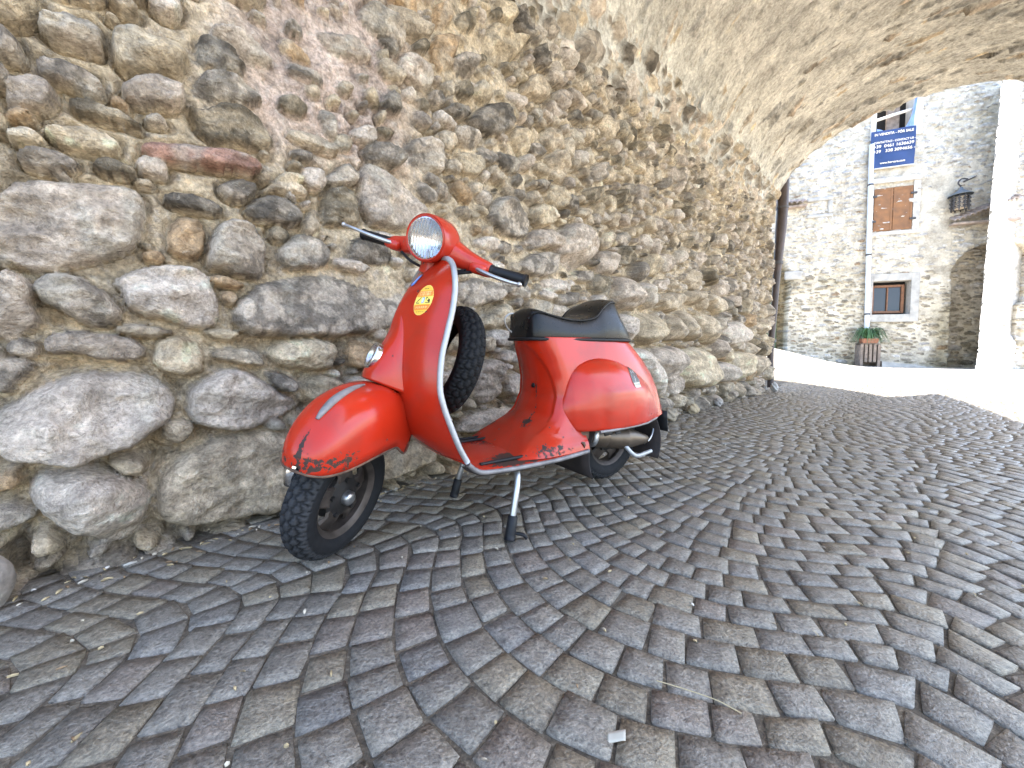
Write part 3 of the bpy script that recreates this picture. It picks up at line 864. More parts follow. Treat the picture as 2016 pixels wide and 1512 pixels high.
def FP(s_, t_, off=0.):
    """point of the facade relative to its foot"""
    s_ = np.asarray(s_, float)[..., None]; t_ = np.asarray(t_, float)[..., None]; off = np.asarray(off, float)[..., None]
    return s_ * FD + t_ * UP + off * FN


house = empty("stone_house", tuple(FO))
tag(house, "pale stone house across the square with orange shutters", "house")
frg = np.random.default_rng(31)


def fsize(x, y, rg):
    if y < 1.1 and x > 1.2: w = rg.uniform(.10, .22); return w, w * rg.uniform(.35, .6), rg.normal(0, .05)
    w = rg.uniform(.05, .17); return w, w * rg.uniform(.22, .5), rg.normal(0, .07)


def fsmall(x, y, rg):
    w = rg.uniform(.03, .07); return w, w * rg.uniform(.3, .7), rg.normal(0, .1)


RENDERED = [(.0, .95, 4.6, 5.0, .9), (.95, 1.55, 2.2, 4.8, .75), (1.0, 1.5, 1.2, 2.2, .45)]
fst = []
for p in fill_stones(frg, -3.2, 3.0, -.5, 7.4, [], [(2600, fsize), (6500, fsize), (7000, fsmall)], cell=.02, toler=.04):
    u_, v_ = p.mean(0)
    if any(a <= u_ <= b and c <= v_ <= d and frg.random() < k for a, b, c, d, k in RENDERED): continue
    tone = [(.64, .62, .59), (.60, .575, .54), (.59, .545, .475), (.52, .485, .425), (.46, .45, .435), (.70, .68, .65)][int(frg.integers(6))]
    if v_ < 2.4 and frg.random() < .75: tone = [(.36, .32, .25), (.31, .275, .22), (.39, .35, .28)][int(frg.integers(3))]
    if frg.random() < .03: tone = (.34, .25, .17)
    fst.append((tone, frg.uniform(.012, .045), p))
fx = np.concatenate([np.linspace(-3.1, 2.95, 330), [3.6, 4.4]]); fy = np.linspace(-.45, 7.2, 400)  # last columns lie out of view, added for the wall's shadow
X, Y = np.meshgrid(fx, fy, indexing='ij')
H, Cc, near = stone_field(X, Y, fst, np.random.default_rng(3), warp=.012, edge=.55, grain=.5)
M = -.004 + fbm(X * 6, Y * 6, 131, 4) * .03 + fbm(X * 25, Y * 25, 133, 3) * .014
mc = np.array((.58, .53, .44)) * (1 + .8 * fbm(X * 5, Y * 5, 137, 5)[..., None])
for a, b, c, d, k in RENDERED:
    inside = (X > a) & (X < b) & (Y > c) & (Y < d)
    M = np.where(inside, M + .012, M)
use = M > H
H = np.where(use, M, H); Cc = np.where(use[..., None], mc, Cc)
# patchy darker tone, stronger towards the foot
st_ = smooth01((fbm(X * 1.3, Y * .8, 141, 4) + .02) * 4)[..., None] * smooth01((3.2 - Y) / 2.0)[..., None]
Cc = Cc * (1 - .40 * st_ * np.array((.9, .95, 1.15)))
# blind archway at the right, arch of a gateway at the left
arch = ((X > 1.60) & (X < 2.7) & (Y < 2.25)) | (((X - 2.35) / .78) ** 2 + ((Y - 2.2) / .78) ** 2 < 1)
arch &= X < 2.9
H = np.where(arch, H - .30, H); Cc = np.where(arch[..., None], Cc * np.array((.80, .78, .76)), Cc)  # recess colour darkened to stand for its shade
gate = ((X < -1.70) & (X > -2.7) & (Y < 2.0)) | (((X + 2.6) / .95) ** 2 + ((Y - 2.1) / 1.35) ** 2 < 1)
H = np.where(gate, H - .40, H); Cc = np.where(gate[..., None], Cc * np.array((.66, .58, .44)), Cc)  # ochre tint, with the gateway's shade darkened into the colour
gd = (X < -1.86) & (X > -2.6) & (Y < 1.98)
Y[:, -2] = 9.5; Y[:, -1] = 13.5  # top rows raised out of view to throw shade on the lane
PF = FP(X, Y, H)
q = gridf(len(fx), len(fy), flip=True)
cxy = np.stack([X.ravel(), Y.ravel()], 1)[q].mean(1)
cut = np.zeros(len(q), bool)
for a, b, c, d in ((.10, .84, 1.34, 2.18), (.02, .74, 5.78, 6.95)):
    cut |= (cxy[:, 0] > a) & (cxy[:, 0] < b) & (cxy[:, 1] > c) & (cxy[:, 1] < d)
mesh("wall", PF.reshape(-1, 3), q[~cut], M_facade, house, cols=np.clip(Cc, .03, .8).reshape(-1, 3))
FR = np.stack([FD, -FN, UP], 1)    # local x along, y into the wall, z up


def fbox(mb, s0, s1_, t0, t1, o0, o1, bev=.006, mi=0):
    c = FP((s0 + s1_) / 2, (t0 + t1) / 2, (o0 + o1) / 2)
    return mb.box(c, (s1_ - s0, abs(o1 - o0), t1 - t0), rot=FR, bev=bev, mi=mi)


# lower window: cement surround, wooden frame, panes
mb = MB()
for a in ((.04, .10, 1.15, 2.36), (.84, 1.0, 1.15, 2.36), (.10, .84, 1.15, 1.34), (.10, .84, 2.18, 2.36)):
    fbox(mb, *a, -.28, .045)
mb.build("window_surround", M_cement, house)
win = MB(); fbox(win, .09, .85, 1.33, 2.19, -.30, -.27); win = win.build("window", M_dark, house)
mb = MB()
for a in ((.13, .19, 1.38, 2.10), (.73, .79, 1.38, 2.10), (.19, .73, 1.38, 1.44), (.19, .73, 2.04, 2.10), (.448, .475, 1.44, 2.04)):
    fbox(mb, *a, -.20, -.14)
mb.build("frame", M_frame, win)
mb = MB(); fbox(mb, .19, .448, 1.44, 2.04, -.185, -.18, 0); fbox(mb, .475, .73, 1.44, 2.04, -.185, -.18, 0); mb.build("pane", M_glass, win)

# upper window
up_win = MB(); fbox(up_win, -.02, .78, 5.74, 6.98, -.42, -.40); up_win = up_win.build("window", M_dark, house)
mb = MB()
for a in ((-.09, .02, 5.72, 7.0), (.74, .90, 5.72, 7.0), (.02, .74, 5.66, 5.78)):
    fbox(mb, *a, -.40, .03)
mb.build("frame", M_white, up_win)
mb = MB(); fbox(mb, .27, .52, 5.78, 6.95, -.18, -.12); mb.build("post", M_wood2, up_win)
mb = MB()
mb.tube([FP(.02, 6.22, -.02), FP(.38, 6.29, .0), FP(.74, 6.36, -.02)], .035, 8); mb.build("rail", M_white, up_win)

# shutters with their stone surround and strap hinges
mb = MB()
for a in ((-.06, .035, 3.42, 4.62), (.80, .93, 3.42, 4.62), (-.06, .93, 4.621, 4.74), (-.06, .96, 3.33, 3.419)):
    fbox(mb, *a, -.1, .035 if a[2] < 4.6 else .07)
mb.build("window_surround", simple("stone_surround", (.50, .475, .44), .9, var=.2, scale=9, bumpk=.3), house)
for a, b, lab in ((.045, .415, None), (.42, .79, None)):
    mb = MB(); fbox(mb, a, b, 3.44, 4.50, -.02, .03)
    sh = mb.build("shutter", M_wood, house)
    mb = MB()
    for x0, x1, t0, t1 in ((a + .004, a + .05, 3.445, 4.495), (b - .05, b - .004, 3.445, 4.495), (a + .05, b - .05, 3.445, 3.51), (a + .05, b - .05, 4.43, 4.495)):
        fbox(mb, x0, x1, t0, t1, .0301, .036, .002)
    mb.build("frame", M_wood, sh)
    for t in (3.66, 4.28):
        mb = MB()
        if a < .2: fbox(mb, a - .06, a + .05, t, t + .05, .043, .055)
        else: fbox(mb, b - .05, b + .07, t, t + .05, .043, .055)
        mb.build("hinge", M_iron, sh)

# zinc downpipe
mb = MB(); mb.tube([FP(-.075, 5.6, .09), FP(-.06, 4.2, .09), FP(-.03, 2.4, .09), FP(.0, .62, .09)], .052, 12)
dp = mb.build("downpipe", M_zinc, house)
for t, s_ in ((4.6, -.066), (2.85, -.04), (1.35, -.012)):
    mb = MB(); mb.tube([FP(s_, t - .02, .09), FP(s_, t + .02, .09)], .062, 12); mb.build("bracket", M_iron, dp)


def tile_row(name, s0, t0, s1_, t1, depth, k):
    mb = MB()
    for i in range(k):
        f = (i + .5) / k
        s_ = s0 + (s1_ - s0) * f; t_ = t0 + (t1 - t0) * f
        w = abs(s1_ - s0) / k * .56
        a = np.linspace(0, np.pi, 7)
        sec = lambda o, dz: np.array([FP(s_ + w * math.cos(x), t_ + w * math.sin(x) + dz, o) for x in a])
        th2 = np.array([FP(s_ + (w - .015) * math.cos(x), t_ + (w - .015) * math.sin(x), depth) for x in a])
        mb.grid(np.array([sec(.0, .12), sec(depth, 0.), th2]))
    fbox(mb, min(s0, s1_), max(s0, s1_), min(t0, t1) - .06, min(t0, t1) - .01, 0, depth - .05)
    mb.build(name, M_tile, house)


tile_row("roof_tiles", 1.48, 3.47, 2.6, 3.90, .24, 13)
tile_row("roof_tiles", -2.6, 4.34, -1.38, 4.30, .22, 10)
mb = MB()
fbox(mb, -2.6, -1.87, .25, 1.97, -.39, -.33)
mb.build("door", M_green, house)
mb = MB()
for a in ((-1.36, -.80, 4.36, 4.46), (-.90, -.80, 4.02, 4.36), (-1.36, -.78, 3.93, 4.02)): fbox(mb, *a, -.02, .05, .02)
mb.build("blocked_window", M_cement, house)
mb = MB(); fbox(mb, -1.80, -1.42, 2.33, 2.56, -.02, .05, .02); mb.build("lintel", M_cement, house)
mb = MB()
P4 = np.array([FP(np.array([.25, .25, .25, .25]), np.array([-.3, .16, .16, -.3]), np.array([.32, .30, .0, .0])),
               FP(np.array([.9, .9, .9, .9]), np.array([-.3, .08, .08, -.3]), np.array([.34, .32, .0, .0])),
               FP(np.array([1.5, 1.5, 1.5, 1.5]), np.array([-.3, -.03, -.03, -.3]), np.array([.3, .28, .0, .0]))])
mb.grid(P4, cv=True, caps=True); mb.build("ledge", M_cement, house)

# blue tarpaulin torn out of the upper window
M_tarp = simple("blue_tarpaulin", (.30, .42, .78), .5, var=.2, scale=6, bumpk=.3)
tp = np.array([[(.74, 6.72), (.70, 6.40), (.66, 6.10), (.52, 5.83)], [(.78, 6.74), (.76, 6.4), (.75, 6.1), (.74, 5.86)]])
tpp = np.array([crom(FP(r_[:, 0], r_[:, 1], .05 + .03 * np.sin(np.arange(4) * 2. + k)), 14) for k, r_ in enumerate(tp)])
k = np.linspace(0, 1, 9)[:, None, None]
g_ = tpp[0] * (1 - k) + tpp[1] * k + (np.sin(k * 17) * .015) * FN
g2 = np.array([crom(FP(np.array([.03, .12, .24]), np.array([5.98 - .16 * q, 5.93 - .1 * q, 5.84]), np.array([.04, .06, .05])), 8) for q in np.linspace(0, 1, 5)])
mb = MB(); mb.grid(g_); mb.grid(g2)
to_ = mb.build("tarpaulin", M_tarp, None, xf=lambda v: v + FO)
tag(to_, "torn blue plastic sheet hanging in the dark upper window above the banner", "tarpaulin")

# the sale banner and its writing
M_banner = simple("banner_blue", (.013, .040, .14), .45, var=.12, scale=4)
M_letter = simple("banner_lettering", (.80, .72, .62), .6, var=.03)
ban = empty("sale_banner", tuple(FO + FP(.33, 5.0, .09)))
tag(ban, "dark blue for sale banner with white lettering under the upper window", "banner")
bx = np.linspace(-.43, .43, 30); by = np.linspace(0, .90, 30)
BX, BY = np.meshgrid(bx, by, indexing='ij')
boff = .012 * np.sin(BX * 9 + BY * 5) + .01 * np.sin(BY * 8 - BX * 4)
Pb = BX[..., None] * FD + (BY + .005 * np.sin(BX * 7))[..., None] * UP + boff[..., None] * FN
mb = MB(); mb.grid(Pb, flip=True); mb.build("cloth", M_banner, ban)
mb = MB(); fbox(mb, -.43, .43, -.03, -.003, -.01, .012); mb.build("batten", M_white, ban)
FROT = Matrix((FD, UP, FN)).transposed()


def lettering(txt, s_, t_, size, parent, mat, off=.03, width=None, align='LEFT'):
    cu = bpy.data.curves.new("lettering", 'FONT')
    cu.body = txt; cu.size = size; cu.extrude = .001; cu.align_x = align; cu.offset = .0016
    tmp = bpy.data.objects.new("lettering_curve", cu)
    COL.objects.link(tmp)
    dg = bpy.context.evaluated_depsgraph_get()
    me = bpy.data.meshes.new_from_object(tmp.evaluated_get(dg))
    bpy.data.objects.remove(tmp); bpy.data.curves.remove(cu)
    me.name = "lettering"
    o = bpy.data.objects.new("lettering", me)
    COL.objects.link(o); o.parent = parent
    o.location = Vector(s_ * FD + t_ * UP + off * FN); o.rotation_euler = FROT.to_euler()
    me.materials.clear(); me.materials.append(mat)
    if width:
        xs = [v.co.x for v in me.vertices]
        o.scale = (width / max(max(xs) - min(xs), 1e-3), 1, 1)
    return o


lettering("IN VENDITA - FÓR SALE", -.37, .775, .082, ban, M_letter, width=.74)
lettering("CONTATTACI - CONTACT US -", -.38, .585, .066, ban, M_letter, width=.79)
lettering("+39  0461 1636639", -.385, .475, .098, ban, M_letter, width=.77)
lettering("+39   338 3094656 -", -.385, .355, .098, ban, M_letter, width=.80)
lettering("www.horvare.com", -.24, .075, .072, ban, M_letter, width=.48)

# wrought iron lantern on a bracket
lan = empty("wall_lantern", tuple(FO + FP(1.585, 3.76, .16)))
lan.scale = (.88, .88, .88)
tag(lan, "iron lantern with a conical hat hanging from a bracket on the stone house", "lantern")
mb = MB(); mb.lathe([(.36, .235), (.37, .24), (.44, .15), (.52, .05), (.58, .03), (.60, .0)], (0, 0, 0), UP, 20); mb.build("hat", simple("lantern_hat", (.16, .19, .22), .5, metal=.5), lan)
mb = MB()
for t in (.02, .12, .22, .32): mb.lathe([(t - .008, .155), (t - .008, .17), (t + .008, .17), (t + .008, .155)], (0, 0, 0), UP, 20)
for k in range(10):
    a = k * 2 * np.pi / 10; e = np.array([math.cos(a), math.sin(a), 0]) * .165
    mb.tube([e - UP * .04, e + UP * .36], .014, 6)
    for t in (.07, .17, .27): mb.box(e + UP * t, (.05, .05, .035))
mb.build("cage", M_iron, lan)
mb = MB(); mb.lathe([(.02, .0), (.02, .12), (.34, .12), (.34, 0)], (0, 0, 0), UP, 16); mb.build("pane", simple("lantern_pane", (.62, .52, .40), .3), lan)
arm = [UP * .60, UP * .70 + FD * -.06, UP * .80 + FD * .0, UP * .78 + FD * .12, UP * .72 + FD * .05, UP * .82 + FD * .25 - FN * .1, UP * .98 + FD * .55 - FN * .32, UP * 1.1 + FD * .8 - FN * .42]
mb = MB(); mb.tube(crom(arm, 40), .018, 8); mb.build("bracket", M_iron, lan)

# slatted stand, terracotta trough, ribbon-leaved plant
std = empty("planter_stand", tuple(FO + FP(.0, .0, .33)))
tag(std, "weathered wooden slat stand below the potted plant", "plant stand")
for k in range(5):
    s_ = -.17 + k * .085
    mb = MB(); fbox(mb, s_ - .03, s_ + .03, -.02 if k in (0, 4) else .13, .58, -.0, .022); mb.build("slat", M_wood2, std)
mb = MB()
for o0, o1 in ((-.32, -.30), ): fbox(mb, -.2, .2, .0, .58, o0, o1)
for s_ in (-.19, .19): fbox(mb, s_ - .012, s_ + .012, 0, .57, -.30, -.001)
fbox(mb, -.2, .2, .585, .60, -.32, .02)
mb.build("box", M_wood2, std)
pot = empty("potted_plant", tuple(FO + FP(.0, .605, .22)))
tag(pot, "green ribbon leaved plant in a terracotta trough against the stone house", "plant")
mb = MB(); mb.grid(np.array([[FP(a * k, t, b * k) for a, b in ((-.17, -.1), (.17, -.1), (.17, .1), (-.17, .1))] for t, k in ((0, .85), (.12, 1.), (.12, .9), (.09, .88))]), cv=True, caps=True)
mb.build("trough", simple("terracotta", (.30, .13, .08), .85, var=.2), pot)
M_leaf = simple("ribbon_leaf", (.055, .13, .05), .5, var=.35, scale=9)
mb = MB()
prg = np.random.default_rng(3)
for k in range(170):
    a = prg.uniform(0, 2 * np.pi); L = prg.uniform(.18, .42); r0 = prg.uniform(0, .1)
    e = FD * math.cos(a) + FN * math.sin(a) * .75
    h0 = prg.uniform(.12, .34)
    pth = np.array([e * r0 + UP * .10, e * (r0 + L * .25) + UP * (.10 + h0 * .8), e * (r0 + L * .62) + UP * (.10 + h0 * .85), e * (r0 + L) + UP * (.10 + h0 * .85 - L * .75)])
    pth = crom(pth, 7); side = np.cross(e, UP); wv = np.array([.006, .010, .011, .010, .008, .005, .001])[:, None]
    mb.grid(np.stack([pth - side * wv, pth + UP * .003, pth + side * wv], 1))
mb.build("foliage", M_leaf, pot)

# sunlit wall end on the right of the square
rw = empty("sunlit_house", (10.36, 8.6, .0))
tag(rw, "sunlit pale stone house corner at the right edge", "house")
RD = np.array([.95, .3122, 0]); RN = np.array([.3122, -.95, 0])
rst = []
for p in fill_stones(frg, -.1, 2.6, -.2, 6.8, [], [(900, fsize), (3000, fsize), (1500, fsmall)], cell=.025, toler=.05):
    rst.append((((.62, .60, .56), (.55, .52, .46), (.66, .64, .6))[int(frg.integers(3))], frg.uniform(.01, .04), p))
rx = np.linspace(0, 2.5, 90); ry = np.linspace(-.2, 6.6, 190)
X, Y = np.meshgrid(rx, ry, indexing='ij')
H, Cc, near = stone_field(X, Y, rst, np.random.default_rng(9), edge=.5, grain=.5)
M = .006 + fbm(X * 5, Y * 5, 231, 4) * .03
use = M > H; H = np.where(use, M, H); Cc = np.where(use[..., None], np.array((.62, .59, .54)) * (1 + .5 * fbm(X * 4, Y * 4, 233, 4)[..., None]), Cc)
H = H + .10 * smooth01((.95 - Y) / .25) * smooth01((X - .9) * 5)
Xb = X + np.maximum(.055 * Y, 0) * (1 - X / 2.5) + .02 * fbm(Y * 3, Y * 0, 7, 3)
Pr = Xb[..., None] * RD + Y[..., None] * UP + H[..., None] * RN
Pr = np.concatenate([Pr[:1] + np.array([.77, .64, 0]) * 1.2, Pr]); Cc = np.concatenate([Cc[:1], Cc])
mesh("wall", Pr.reshape(-1, 3), gridf(Pr.shape[0], Pr.shape[1], flip=True), M_facade, rw, cols=np.clip(Cc, .03, .85).reshape(-1, 3))
RR = np.stack([RD, -RN, UP], 1)
mb = MB()
for k in range(3):
    mb.box(RD * (1.90 + .16 * k) + UP * 2.9 + RN * .03, (.155, .1, 4.0), rot=RR, bev=.01)
mb.build("timber_panel", simple("sun_bleached_timber", (.33, .20, .11), .8, var=.3, scale=5), rw)  # tall brown strip, built as upright planks clear of the ground

# ------------------------------------------------------------------ the red scooter (x forward, y to its left, z up; origin under the rear axle)
def paint(name, col, rough=.22, dust=.0):
    """old red enamel: chips down to dark primer where the wear attribute says so, dust towards the tail"""
    m, n, b = nt(name)
    at = N(n, "ShaderNodeAttribute", attribute_name="wear")
    du = N(n, "ShaderNodeAttribute", attribute_name="dust")
    n1 = noise_node(n, 75, 6, .62, dist=.4); n2 = noise_node(n, 6, 3, .5); n3 = noise_node(n, 260, 3, .5)
    rc = ramp(n, n2.outputs['Fac'], [(.3, tuple(c * .86 for c in col)), (.7, tuple(min(1, c * 1.1) for c in col))])
    dn = N(n, "ShaderNodeMath", operation='MULTIPLY'); n.links.new(du.outputs['Fac'], dn.inputs[0])
    rdu = ramp(n, noise_node(n, 18, 5, .6).outputs['Fac'], [(.25, .35), (.75, 1.)]); n.links.new(rdu.outputs[0], dn.inputs[1])
    c = mixc(n, dn.outputs[0], rc.outputs[0], (.42, .17, .16))
    gr = ramp(n, noise_node(n, 11, 7, .65, dist=.5).outputs['Fac'], [(.46, 0.), (.74, .42)])
    c = mixc(n, gr.outputs[0], c, (.17, .030, .018))
    # chip mask
    a = N(n, "ShaderNodeMath", operation='ADD'); n.links.new(n1.outputs['Fac'], a.inputs[0]); n.links.new(at.outputs['Fac'], a.inputs[1])
    mask = ramp(n, a.outputs[0], [(.79, 0.), (.805, 1.)])
    # sparse stone chips everywhere
    vo = N(n, "ShaderNodeTexVoronoi"); vo.inputs['Scale'].default_value = 26
    tc = N(n, "ShaderNodeTexCoord"); mp = N(n, "ShaderNodeVectorMath", operation='ADD')
    n.links.new(tc.outputs['Object'], mp.inputs[0]); n.links.new(n3.outputs['Color'], mp.inputs[1])
    sc = N(n, "ShaderNodeVectorMath", operation='SCALE'); n.links.new(n3.outputs['Color'], sc.inputs[0]); sc.inputs['Scale'].default_value = .012
    n.links.new(sc.outputs[0], mp.inputs[1])
    n.links.new(mp.outputs[0], vo.inputs['Vector'])
    dots = ramp(n, vo.outputs['Distance'], [(.095, 1.), (.115, 0.)])
    sep = N(n, "ShaderNodeSeparateColor"); n.links.new(vo.outputs['Color'], sep.inputs[0])
    sel = ramp(n, sep.outputs[0], [(.66, 0.), (.68, 1.)])
    dm = N(n, "ShaderNodeMath", operation='MULTIPLY'); n.links.new(dots.outputs[0], dm.inputs[0]); n.links.new(sel.outputs[0], dm.inputs[1])
    mx = N(n, "ShaderNodeMath", operation='MAXIMUM'); n.links.new(mask.outputs[0], mx.inputs[0]); n.links.new(dm.outputs[0], mx.inputs[1])
    chip = ramp(n, n2.outputs['Fac'], [(.35, (.022, .014, .012)), (.7, (.06, .028, .018))])
    c = mixc(n, mx.outputs[0], c, chip.outputs[0])
    n.links.new(c, b.inputs['Base Color'])
    rr = N(n, "ShaderNodeMath", operation='MULTIPLY_ADD'); n.links.new(mx.outputs[0], rr.inputs[0]); rr.inputs[1].default_value = .5
    rb = N(n, "ShaderNodeMath", operation='MULTIPLY_ADD'); n.links.new(dn.outputs[0], rb.inputs[0]); rb.inputs[1].default_value = .22; rb.inputs[2].default_value = rough
    n.links.new(rb.outputs[0], rr.inputs[2]); n.links.new(rr.outputs[0], b.inputs['Roughness'])
    b.inputs['Specular IOR Level'].default_value = .36; b.inputs['Coat Weight'].default_value = .08; b.inputs['Coat Roughness'].default_value = .12
    inv = N(n, "ShaderNodeMath", operation='SUBTRACT'); inv.inputs[0].default_value = 1.; n.links.new(mx.outputs[0], inv.inputs[1])
    dent = noise_node(n, 14, 2, .5)
    hh = N(n, "ShaderNodeMath", operation='MULTIPLY_ADD'); n.links.new(dent.outputs['Fac'], hh.inputs[0]); hh.inputs[1].default_value = 1.2
    n.links.new(inv.outputs[0], hh.inputs[2])
    bump(n, b, hh.outputs[0], .35, .0012)
    return m


M_red = paint("red_enamel", (.43, .022, .007))
M_trim = simple("aluminium_edging", (.36, .36, .36), .5, metal=.5, var=.12, scale=25)
M_dull = simple("dull_edging", (.20, .185, .18), .6, metal=.4, var=.3, scale=30)
M_chrome = simple("chrome", (.62, .62, .63), .14, metal=1., var=.08, scale=20)
M_steel = simple("grey_steel", (.42, .42, .42), .35, metal=.9, var=.15, scale=20)
M_vinyl = simple("black_vinyl", (.009, .0085, .008), .30, var=.25, scale=40, bumpk=.15, bdist=.001, spec=.25)
M_rubber = simple("tyre_rubber", (.020, .020, .021), .62, var=.2, scale=50, spec=.2)
M_black = simple("black_plastic", (.010, .010, .011), .5, var=.2, scale=40, spec=.25)
M_rim = simple("dirty_rim", (.065, .052, .044), .5, metal=.6, var=.35, scale=25)
M_hub = simple("sooty_hub", (.018, .016, .015), .6, metal=.3, var=.3, scale=25)
M_exh = simple("brown_exhaust", (.11, .085, .062), .42, metal=.7, var=.25, scale=14)
M_rust = simple("rust", (.10, .055, .035), .9, var=.4, scale=40, bumpk=.4)
M_under = simple("underside", (.03, .022, .02), .85, var=.3, scale=30)

M_tread, n, b_ = nt("worn_tread")
at = N(n, "ShaderNodeAttribute", attribute_name="Col"); nz = noise_node(n, 60, 4)
rr_ = ramp(n, nz.outputs['Fac'], [(.3, .7), (.7, 1.)]); n.links.new(mixc(n, 1.0, at.outputs['Color'], rr_.outputs[0], 'MULTIPLY'), b_.inputs['Base Color'])
b_.inputs['Roughness'].default_value = .72; b_.inputs['Specular IOR Level'].default_value = .15

R0 = np.array([.4255, 1.655, 0.0])
SC = empty("scooter", tuple(R0), (0, 0, R(213.5)))
tag(SC, "worn red vintage scooter with black saddle parked on its stand", "scooter")


def blob(v, c, r_):
    """soft 0..1 spot round c with radii r_"""
    d = (((v - np.array(c)) / np.array(r_)) ** 2).sum(1)
    return np.exp(-d * 1.2)


def part(name, mb_or_vf, mat, parent=None, wear=None, dust=None, solid=0., angle=None, subs=0, offset=-1.):
    parent = parent or SC
    if isinstance(mb_or_vf, MB):
        v = np.concatenate(mb_or_vf.v); f = mb_or_vf.f
    else: v, f = mb_or_vf
    at = {}
    if mat is M_red:
        at = {"wear": wear(v) if wear else np.zeros(len(v)), "dust": dust(v) if dust else np.zeros(len(v))}
    o = mesh(name, v, f, mat, parent, True, attrs=at, angle=angle)
    if solid:
        md = o.modifiers.new("solid", 'SOLIDIFY'); md.thickness = solid; md.offset = offset
    if subs:
        md = o.modifiers.new("sub", 'SUBSURF'); md.levels = subs; md.render_levels = subs
    return o


# --- leg shield and floorboard: rows (edge x, half width, edge z, centre x, centre z)
ROWS = np.array([(.800, .004, .850, .801, .850), (.800, .06, .849, .802, .850), (.804, .115, .839, .806, .848), (.809, .155, .815, .815, .838),
                 (.813, .175, .778, .838, .811), (.816, .181, .740, .870, .770), (.826, .185, .69, .893, .716), (.842, .186, .63, .914, .650),
                 (.860, .190, .565, .930, .582), (.868, .195, .487, .938, .50), (.861, .198, .44, .936, .44), (.846, .200, .394, .925, .385),
                 (.829, .200, .35, .897, .335), (.812, .200, .31, .862, .298), (.79, .200, .27, .825, .270)])
FLOOR = np.array([(.79, .200, .27, .825, .270), (.765, .2, .248, .79, .256), (.73, .2, .236, .745, .250), (.62, .2, .230, .62, .246), (.48, .2, .229, .48, .246), (.40, .2, .233, .40, .248),
                  (.32, .198, .238, .32, .252)])


def sheet(rows, n, m=41, ridge_=True):
    r_ = crom(rows, n)
    v = np.linspace(-1, 1, m)
    k = 1 - np.abs(v) ** 2.3
    x = r_[:, 0:1] * (1 - k) + r_[:, 3:4] * k; z = r_[:, 2:3] * (1 - k) + r_[:, 4:5] * k
    y = r_[:, 1:2] * v
    if ridge_:
        zz = r_[:, 2:3]
        amp = .022 * smooth01((.80 - zz) / .16) * smooth01((zz - .42) / .1)
        x = x + amp * np.exp(-(y / .042) ** 2)
    return np.stack([x, y, z], -1)


SH = sheet(ROWS, 72)
part("leg_shield", (SH.reshape(-1, 3), gridf(*SH.shape[:2])), M_red, wear=lambda v: .10 * blob(v, (.80, .15, .27), (.06, .07, .06)) + .02, solid=.0025, offset=0.)
FLW = lambda v: (.56 * blob(v, (.60, .135, .24), (.12, .050, .04)) + .42 * blob(v, (.58, .180, .23), (.19, .022, .03)) + .40 * blob(v, (.52, -.08, .25), (.2, .12, .04)) - .04)
FLS = sheet(FLOOR, 40, ridge_=False)
fl = part("floorboard", (FLS.reshape(-1, 3), gridf(*FLS.shape[:2])), M_red, wear=FLW, solid=.004, offset=0.)
# rolled skirt under the floor edge
mb = MB()
for sgn in (1, -1):
    e = crom(np.stack([FLOOR[:, 0], FLOOR[:, 1] * sgn, FLOOR[:, 2]], 1), 40)
    inn = e.copy(); inn[:, 1] -= sgn * .05; inn[:, 2] -= .022
    low = e.copy(); low[:, 2] -= .016; low[:, 1] -= sgn * .004
    mb.grid(np.stack([e, low, inn], 1), flip=(sgn < 0))
part("skirt", mb, M_under, fl)
# wear strips of rubber rail on the floor
mb = MB()
for yy in (-.135, -.09, .163):
    xs_ = np.linspace(.36, .73, 20)
    mb.tube(np.stack([xs_, np.full(20, yy), .249 - .0005 / 1 - .012 * np.abs(yy / .2) ** 2.3 + .004 + 0 * xs_], 1), .0055, 8)
part("rail", mb, M_black, fl)

edge_l = crom(np.stack([ROWS[:, 0], ROWS[:, 1], ROWS[:, 2]], 1), 70)
loop = np.concatenate([edge_l[::-1], edge_l * (1, -1, 1)])
mb = MB(); mb.tube(loop, .0082, 10); part("edging", mb, M_trim)
mb = MB()
for sgn in (1, -1):
    e = crom(np.stack([FLOOR[:, 0], FLOOR[:, 1] * sgn, FLOOR[:, 2]], 1), 40)
    mb.tube(e + np.array([0, .002 * sgn, -.004]), .0075, 8)
part("edging", mb, M_dull)

# --- horn cover
T_ = crom([(.886, .0, .745), (.921, 0, .690), (.946, 0, .625), (.988, 0, .568), (1.014, 0, .530), (1.022, 0, .506)], 26)
S_ = crom([(.872, .006, .745), (.897, .036, .690), (.914, .060, .625), (.918, .073, .565), (.918, .079, .510), (.908, .083, .452)], 26)
a = np.linspace(0, np.pi, 25)
HC = []
for t, s_ in zip(T_, S_):
    w = np.sin(a)[:, None] ** .85
    p = s_ * (1 - w) + t * w
    p[:, 1] = s_[1] * np.sign(np.cos(a)) * np.abs(np.cos(a)) ** .8
    HC.append(p)
HC = np.array(HC)
lip = HC[-1] + np.array([-.012, 0, -.002]); lip[:, 1] *= .9
HC = np.concatenate([HC, lip[None]])
hc = part("horn_cover", (HC.reshape(-1, 3), gridf(*HC.shape[:2], flip=True)), M_red, solid=.002)
hn = np.array([.90, .0, .44]); hn /= np.linalg.norm(hn); hcen = np.array([.990, .004, .566])
mb = MB(); mb.lathe([(-.012, .040), (.004, .041), (.010, .036), (.008, .031), (.0, .030)], hcen, hn, 32); horn = part("horn", mb, M_chrome)
mb = MB(); mb.lathe([(.002, .031), (.005, .02), (.006, .001)], hcen, hn, 32, caps=True); part("grille", mb, simple("horn_grille", (.30, .30, .32), .3, metal=.8, var=.2, scale=60), horn)
mb = MB()
e1 = np.array([0, 1., 0]); e2 = np.cross(hn, e1)
